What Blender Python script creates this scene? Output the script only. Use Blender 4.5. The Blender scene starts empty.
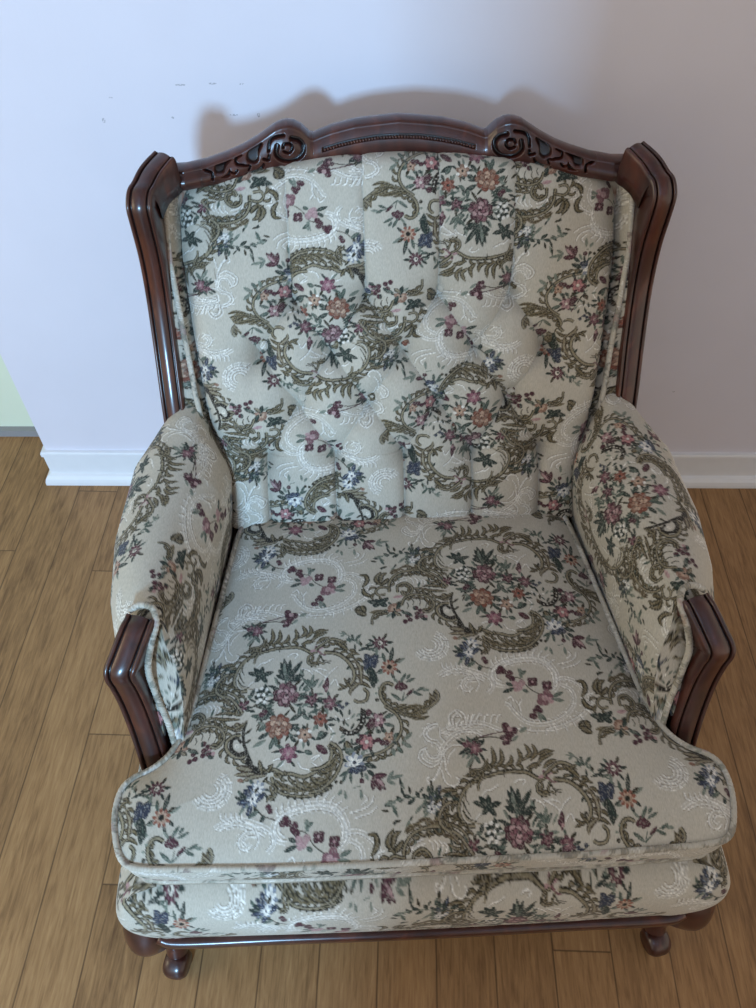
import bpy, math, random
import numpy as np
from mathutils import Vector, Matrix
SC = bpy.context.scene
COL = SC.collection
random.seed(4)
RNG = np.random.default_rng(7)

# ------------------------------------------------------------------ helpers
def srgb(r, g, b):
    f = lambda c: (c/255/12.92) if c/255 <= .04045 else ((c/255+.055)/1.055)**2.4
    return (f(r), f(g), f(b))

def rgba(r, g, b):
    return (*srgb(r, g, b), 1.0)

def spline(pts, n):
    """Catmull-Rom through pts, n samples evenly spread by arc length."""
    P = np.asarray(pts, float)
    if len(P) == 2:
        t = np.linspace(0, 1, n)[:, None]
        return P[0]*(1-t)+P[1]*t
    Q = np.vstack([2*P[0]-P[1], P, 2*P[-1]-P[-2]])
    out = []
    t = np.linspace(0, 1, 24, endpoint=False)[:, None]
    for i in range(len(P)-1):
        a, b, c, d = Q[i:i+4]
        out.append(.5*(2*b+(c-a)*t+(2*a-5*b+4*c-d)*t*t+(3*b-a-3*c+d)*t**3))
    out.append(P[-1:])
    C = np.vstack(out)
    s = np.r_[0, np.cumsum(np.linalg.norm(np.diff(C, axis=0), axis=1))]
    u = np.linspace(0, s[-1], n)
    return np.stack([np.interp(u, s, C[:, k]) for k in range(C.shape[1])], 1)

def sstep(a, b, x):
    t = np.clip((x-a)/(b-a), 0, 1)
    return t*t*(3-2*t)

def link_mesh(name, co, quads, mat, parent=None, cols=None, dark=None, smooth=True, tris=None):
    me = bpy.data.meshes.new(name)
    co = np.ascontiguousarray(co, np.float32).reshape(-1, 3)
    quads = np.asarray(quads, np.int32).reshape(-1, 4)
    tris = np.zeros((0, 3), np.int32) if tris is None else np.asarray(tris, np.int32).reshape(-1, 3)
    nq, nt = len(quads), len(tris)
    me.vertices.add(len(co)); me.vertices.foreach_set('co', co.ravel())
    me.loops.add(nq*4+nt*3)
    me.loops.foreach_set('vertex_index', np.r_[quads.ravel(), tris.ravel()].astype(np.int32))
    me.polygons.add(nq+nt)
    me.polygons.foreach_set('loop_start', np.r_[np.arange(nq)*4, nq*4+np.arange(nt)*3].astype(np.int32))
    me.polygons.foreach_set('use_smooth', np.full(nq+nt, smooth))
    me.update(calc_edges=True)
    me.validate()
    if cols is not None:
        at = me.color_attributes.new('cloth', 'FLOAT_COLOR', 'POINT')
        c4 = np.ones((len(co), 4), np.float32); c4[:, :3] = np.asarray(cols).reshape(-1, 3)
        at.data.foreach_set('color', c4.ravel())
    if dark is not None:
        at = me.attributes.new('dark', 'FLOAT', 'POINT')
        at.data.foreach_set('value', np.asarray(dark, np.float32).ravel())
    if mat: me.materials.append(mat)
    o = bpy.data.objects.new(name, me)
    COL.objects.link(o)
    if parent: o.parent = parent
    return o

def grid_quads(n, m, cn=False, cm=False, flip=False):
    i = np.arange(n if cn else n-1); j = np.arange(m if cm else m-1)
    I, J = np.meshgrid(i, j, indexing='ij')
    I2 = (I+1) % n; J2 = (J+1) % m
    q = np.stack([I*m+J, I2*m+J, I2*m+J2, I*m+J2], -1).reshape(-1, 4)
    return q[:, ::-1] if flip else q

def grid_normals(P, flip=False):
    du = np.gradient(P, axis=0); dv = np.gradient(P, axis=1)
    n = np.cross(du, dv); n /= np.linalg.norm(n, axis=-1, keepdims=True)+1e-12
    return -n if flip else n

def sweep(path, prof, up=(1, 0, 0), closed=False, dark=None, widths=None, caps=True):
    """Sweep a 2-D profile (a along `up`-ish width axis, b along the outward normal) on a path."""
    P = np.asarray(path, float); n = len(P)
    T = np.gradient(P, axis=0)
    if closed: T = np.roll(P, -1, 0)-np.roll(P, 1, 0)
    T /= np.linalg.norm(T, axis=1, keepdims=True)
    U = np.broadcast_to(np.asarray(up, float), P.shape)
    W = U-T*(U*T).sum(1, keepdims=True); W /= np.linalg.norm(W, axis=1, keepdims=True)
    N = np.cross(W, T)
    prof = np.asarray(prof, float); m = len(prof)
    k = np.ones((n, 1, 1)) if widths is None else np.asarray(widths)[:, None, None]
    V = P[:, None]+k*(W[:, None]*prof[None, :, :1]+N[:, None]*prof[None, :, 1:])
    q = grid_quads(n, m, closed, True)
    return V, q

def capped(V, q):
    n, m = V.shape[:2]
    co = np.vstack([V.reshape(-1, 3), V[0].mean(0)[None], V[-1].mean(0)[None]])
    j = np.arange(m); j2 = (j+1) % m
    t = np.vstack([np.stack([np.full(m, n*m), j, j2], 1), np.stack([np.full(m, n*m+1), (n-1)*m+j2, (n-1)*m+j], 1)])
    return co, q, t

def tube_frames(P, closed):
    T = (np.roll(P, -1, 0)-np.roll(P, 1, 0)) if closed else np.gradient(P, axis=0)
    T /= np.linalg.norm(T, axis=1, keepdims=True)
    ref = np.where(np.abs(T[:, 2:3]) > .9, [[1., 0, 0]], [[0, 0, 1.]])
    W = np.cross(T, ref); W /= np.linalg.norm(W, axis=1, keepdims=True)
    return T, W, np.cross(W, T)

# ------------------------------------------------------------------ materials
def new_mat(name):
    m = bpy.data.materials.new(name); m.use_nodes = True
    nt = m.node_tree; bs = nt.nodes['Principled BSDF']
    return m, nt, bs
def N(nt, t, **kw):
    n = nt.nodes.new(t)
    for k, v in kw.items(): setattr(n, k, v)
    return n
def ramp(nt, stops):
    r = N(nt, 'ShaderNodeValToRGB'); e = r.color_ramp.elements
    while len(e) < len(stops): e.new(.5)
    for el, (p, c) in zip(e, stops): el.position = p; el.color = c
    return r

def mat_fabric():
    m, nt, bs = new_mat('tapestry')
    L = nt.links.new
    at = N(nt, 'ShaderNodeAttribute', attribute_name='cloth')
    tc = N(nt, 'ShaderNodeTexCoord')
    mp = N(nt, 'ShaderNodeMapping'); mp.inputs['Scale'].default_value = (900, 220, 220)
    L(tc.outputs['Object'], mp.inputs['Vector'])
    no = N(nt, 'ShaderNodeTexNoise'); no.inputs['Scale'].default_value = 1.0; no.inputs['Detail'].default_value = 2
    L(mp.outputs[0], no.inputs['Vector'])
    rp = ramp(nt, [(.3, (.82, .82, .82, 1)), (.7, (1.1, 1.1, 1.1, 1))])
    L(no.outputs['Fac'], rp.inputs[0])
    mx = N(nt, 'ShaderNodeMix', data_type='RGBA', blend_type='MULTIPLY'); mx.inputs[0].default_value = .75
    L(at.outputs['Color'], mx.inputs[6]); L(rp.outputs[0], mx.inputs[7])
    L(mx.outputs[2], bs.inputs['Base Color'])
    bs.inputs['Roughness'].default_value = .85
    bs.inputs['Sheen Weight'].default_value = .12
    bs.inputs['Specular IOR Level'].default_value = .25
    bp = N(nt, 'ShaderNodeBump'); bp.inputs['Strength'].default_value = .25; bp.inputs['Distance'].default_value = .0006
    L(no.outputs['Fac'], bp.inputs['Height']); L(bp.outputs[0], bs.inputs['Normal'])
    return m

def mat_wood():
    m, nt, bs = new_mat('mahogany')
    L = nt.links.new
    at = N(nt, 'ShaderNodeAttribute', attribute_name='dark')
    tc = N(nt, 'ShaderNodeTexCoord')
    mp = N(nt, 'ShaderNodeMapping'); mp.inputs['Scale'].default_value = (40, 40, 12)
    L(tc.outputs['Object'], mp.inputs['Vector'])
    no = N(nt, 'ShaderNodeTexNoise'); no.inputs['Scale'].default_value = 1; no.inputs['Detail'].default_value = 5; no.inputs['Distortion'].default_value = .6
    L(mp.outputs[0], no.inputs['Vector'])
    rp = ramp(nt, [(.3, rgba(44, 20, 17)), (.55, rgba(66, 31, 24)), (.75, rgba(92, 47, 33))])
    L(no.outputs['Fac'], rp.inputs[0])
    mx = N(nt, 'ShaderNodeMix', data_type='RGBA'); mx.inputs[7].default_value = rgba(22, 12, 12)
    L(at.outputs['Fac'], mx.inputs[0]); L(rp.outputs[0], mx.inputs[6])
    L(mx.outputs[2], bs.inputs['Base Color'])
    bs.inputs['Roughness'].default_value = .32
    bs.inputs['Coat Weight'].default_value = .45; bs.inputs['Coat Roughness'].default_value = .18
    return m

def mat_plain(name, c, rough=.6, spec=.5, metal=0):
    m, nt, bs = new_mat(name)
    no = N(nt, 'ShaderNodeTexNoise'); no.inputs['Scale'].default_value = 30
    tc = N(nt, 'ShaderNodeTexCoord'); nt.links.new(tc.outputs['Object'], no.inputs['Vector'])
    a = tuple(x*.985 for x in c[:3])+(1,); b = tuple(min(1, x*1.01) for x in c[:3])+(1,)
    rp = ramp(nt, [(.35, a), (.65, b)]); nt.links.new(no.outputs['Fac'], rp.inputs[0])
    nt.links.new(rp.outputs[0], bs.inputs['Base Color'])
    bs.inputs['Roughness'].default_value = rough; bs.inputs['Specular IOR Level'].default_value = spec
    bs.inputs['Metallic'].default_value = metal
    return m

def mat_wall(name, c, marks=(), mark_col=(172, 170, 178), bump=.12):
    """matt paint with faint roller texture and a few small scuffs at fixed places (x, z, radius)."""
    m, nt, bs = new_mat(name)
    L = nt.links.new
    tc = N(nt, 'ShaderNodeTexCoord')
    no = N(nt, 'ShaderNodeTexNoise'); no.inputs['Scale'].default_value = 5; no.inputs['Detail'].default_value = 3
    L(tc.outputs['Object'], no.inputs['Vector'])
    a = tuple(x*.97 for x in c[:3])+(1,)
    rp = ramp(nt, [(.35, a), (.65, c)]); L(no.outputs['Fac'], rp.inputs[0])
    cur = rp.outputs[0]
    if marks:
        sx = N(nt, 'ShaderNodeSeparateXYZ'); L(tc.outputs['Object'], sx.inputs[0])
        fine = N(nt, 'ShaderNodeTexNoise'); fine.inputs['Scale'].default_value = 260; L(tc.outputs['Object'], fine.inputs['Vector'])
        acc = None
        for (x, z, rx, rz) in marks:
            dx = N(nt, 'ShaderNodeMath', operation='SUBTRACT'); L(sx.outputs[0], dx.inputs[0]); dx.inputs[1].default_value = x
            dz = N(nt, 'ShaderNodeMath', operation='SUBTRACT'); L(sx.outputs[2], dz.inputs[0]); dz.inputs[1].default_value = z
            cb = N(nt, 'ShaderNodeCombineXYZ')
            qx = N(nt, 'ShaderNodeMath', operation='DIVIDE'); L(dx.outputs[0], qx.inputs[0]); qx.inputs[1].default_value = rx
            qz = N(nt, 'ShaderNodeMath', operation='DIVIDE'); L(dz.outputs[0], qz.inputs[0]); qz.inputs[1].default_value = rz
            L(qx.outputs[0], cb.inputs[0]); L(qz.outputs[0], cb.inputs[1])
            ln = N(nt, 'ShaderNodeVectorMath', operation='LENGTH'); L(cb.outputs[0], ln.inputs[0])
            lt = N(nt, 'ShaderNodeMath', operation='LESS_THAN'); L(ln.outputs['Value'], lt.inputs[0]); lt.inputs[1].default_value = 1
            if acc is None: acc = lt.outputs[0]
            else:
                mxm = N(nt, 'ShaderNodeMath', operation='MAXIMUM'); L(acc, mxm.inputs[0]); L(lt.outputs[0], mxm.inputs[1]); acc = mxm.outputs[0]
        gt = N(nt, 'ShaderNodeMath', operation='GREATER_THAN'); L(fine.outputs['Fac'], gt.inputs[0]); gt.inputs[1].default_value = .47
        mu = N(nt, 'ShaderNodeMath', operation='MULTIPLY'); L(acc, mu.inputs[0]); L(gt.outputs[0], mu.inputs[1])
        mx = N(nt, 'ShaderNodeMix', data_type='RGBA'); L(mu.outputs[0], mx.inputs[0]); L(cur, mx.inputs[6]); mx.inputs[7].default_value = rgba(*mark_col)
        cur = mx.outputs[2]
    L(cur, bs.inputs['Base Color'])
    bs.inputs['Roughness'].default_value = .7; bs.inputs['Specular IOR Level'].default_value = .3
    n2 = N(nt, 'ShaderNodeTexNoise'); n2.inputs['Scale'].default_value = 180; L(tc.outputs['Object'], n2.inputs['Vector'])
    bp = N(nt, 'ShaderNodeBump'); bp.inputs['Strength'].default_value = bump; bp.inputs['Distance'].default_value = .001
    L(n2.outputs['Fac'], bp.inputs['Height']); L(bp.outputs[0], bs.inputs['Normal'])
    return m

PLANK_W, PLANK_L, PLANK_A = .0955, 1.25, math.radians(1.65)
def mat_floor():
    m, nt, bs = new_mat('oak_laminate')
    L = nt.links.new
    def M(op, a, b=None):
        n = N(nt, 'ShaderNodeMath', operation=op)
        for i, v in enumerate((a, b)):
            if v is None: continue
            if isinstance(v, (int, float)): n.inputs[i].default_value = v
            else: L(v, n.inputs[i])
        return n.outputs[0]
    tc = N(nt, 'ShaderNodeTexCoord'); sx = N(nt, 'ShaderNodeSeparateXYZ'); L(tc.outputs['Object'], sx.inputs[0])
    X, Y = sx.outputs[0], sx.outputs[1]
    xr = M('DIVIDE', M('ADD', X, .7714+PLANK_W*20), PLANK_W)
    row = M('FLOOR', xr); fx = M('FRACT', xr)
    wn = N(nt, 'ShaderNodeTexWhiteNoise', noise_dimensions='1D'); L(row, wn.inputs['W'])
    yr = M('ADD', M('DIVIDE', Y, PLANK_L), M('MULTIPLY', wn.outputs['Value'], 7.0))
    yi = M('FLOOR', yr); fy = M('FRACT', yr)
    cb = N(nt, 'ShaderNodeCombineXYZ'); L(row, cb.inputs[0]); L(yi, cb.inputs[1])
    w2 = N(nt, 'ShaderNodeTexWhiteNoise', noise_dimensions='2D'); L(cb.outputs[0], w2.inputs['Vector'])
    pr = w2.outputs['Value']
    # grain: stretched noise, shifted for each plank
    gx = M('ADD', M('MULTIPLY', X, 1.0), M('MULTIPLY', pr, 13.0)); gy = M('ADD', M('MULTIPLY', Y, .09), M('MULTIPLY', pr, 5.0))
    gv = N(nt, 'ShaderNodeCombineXYZ'); L(gx, gv.inputs[0]); L(gy, gv.inputs[1])
    g1 = N(nt, 'ShaderNodeTexNoise'); g1.inputs['Scale'].default_value = 170; g1.inputs['Detail'].default_value = 8; g1.inputs['Roughness'].default_value = .65; g1.inputs['Distortion'].default_value = .5
    L(gv.outputs[0], g1.inputs['Vector'])
    hv = N(nt, 'ShaderNodeCombineXYZ'); L(gx, hv.inputs[0]); L(M('ADD', M('MULTIPLY', Y, .22), M('MULTIPLY', pr, 9.0)), hv.inputs[1])
    g2 = N(nt, 'ShaderNodeTexNoise'); g2.inputs['Scale'].default_value = 16; g2.inputs['Detail'].default_value = 4; g2.inputs['Distortion'].default_value = 1.4
    L(hv.outputs[0], g2.inputs['Vector'])
    r1 = ramp(nt, [(.28, rgba(98, 70, 44)), (.5, rgba(150, 114, 75)), (.72, rgba(178, 140, 96))])
    mixf = M('ADD', M('MULTIPLY', g1.outputs['Fac'], .68), M('ADD', M('MULTIPLY', g2.outputs['Fac'], .32), M('MULTIPLY', M('SUBTRACT', pr, .5), .11)))
    L(mixf, r1.inputs[0])
    # knots
    kv = N(nt, 'ShaderNodeCombineXYZ'); L(M('ADD', X, M('MULTIPLY', pr, 3.1)), kv.inputs[0]); L(M('MULTIPLY', Y, .55), kv.inputs[1])
    vo = N(nt, 'ShaderNodeTexVoronoi'); vo.inputs['Scale'].default_value = 5.5; L(kv.outputs[0], vo.inputs['Vector'])
    kr = ramp(nt, [(.0, (1, 1, 1, 1)), (.07, (.35, .35, .35, 1)), (.13, (0, 0, 0, 1))]); L(vo.outputs['Distance'], kr.inputs[0])
    kx = N(nt, 'ShaderNodeMix', data_type='RGBA'); L(M('MULTIPLY', kr.outputs[0], .55), kx.inputs[0]); L(r1.outputs[0], kx.inputs[6]); kx.inputs[7].default_value = rgba(62, 42, 28)
    # seams
    ex = M('MULTIPLY', M('MINIMUM', fx, M('SUBTRACT', 1.0, fx)), PLANK_W)
    ey = M('MULTIPLY', M('MINIMUM', fy, M('SUBTRACT', 1.0, fy)), PLANK_L)
    e = M('MINIMUM', ex, ey)
    se = ramp(nt, [(.0, (1, 1, 1, 1)), (.75, (.5, .5, .5, 1)), (1.0, (0, 0, 0, 1))]); L(M('DIVIDE', e, .0017), se.inputs[0])
    sm = N(nt, 'ShaderNodeMix', data_type='RGBA'); L(M('MULTIPLY', se.outputs[0], .75), sm.inputs[0]); L(kx.outputs[2], sm.inputs[6]); sm.inputs[7].default_value = rgba(58, 40, 27)
    L(sm.outputs[2], bs.inputs['Base Color'])
    bs.inputs['Roughness'].default_value = .45; bs.inputs['Specular IOR Level'].default_value = .35
    bp = N(nt, 'ShaderNodeBump'); bp.inputs['Strength'].default_value = .3; bp.inputs['Distance'].default_value = .0008
    L(M('SUBTRACT', M('MULTIPLY', g1.outputs['Fac'], .35), se.outputs[0]), bp.inputs['Height']); L(bp.outputs[0], bs.inputs['Normal'])
    return m

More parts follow.
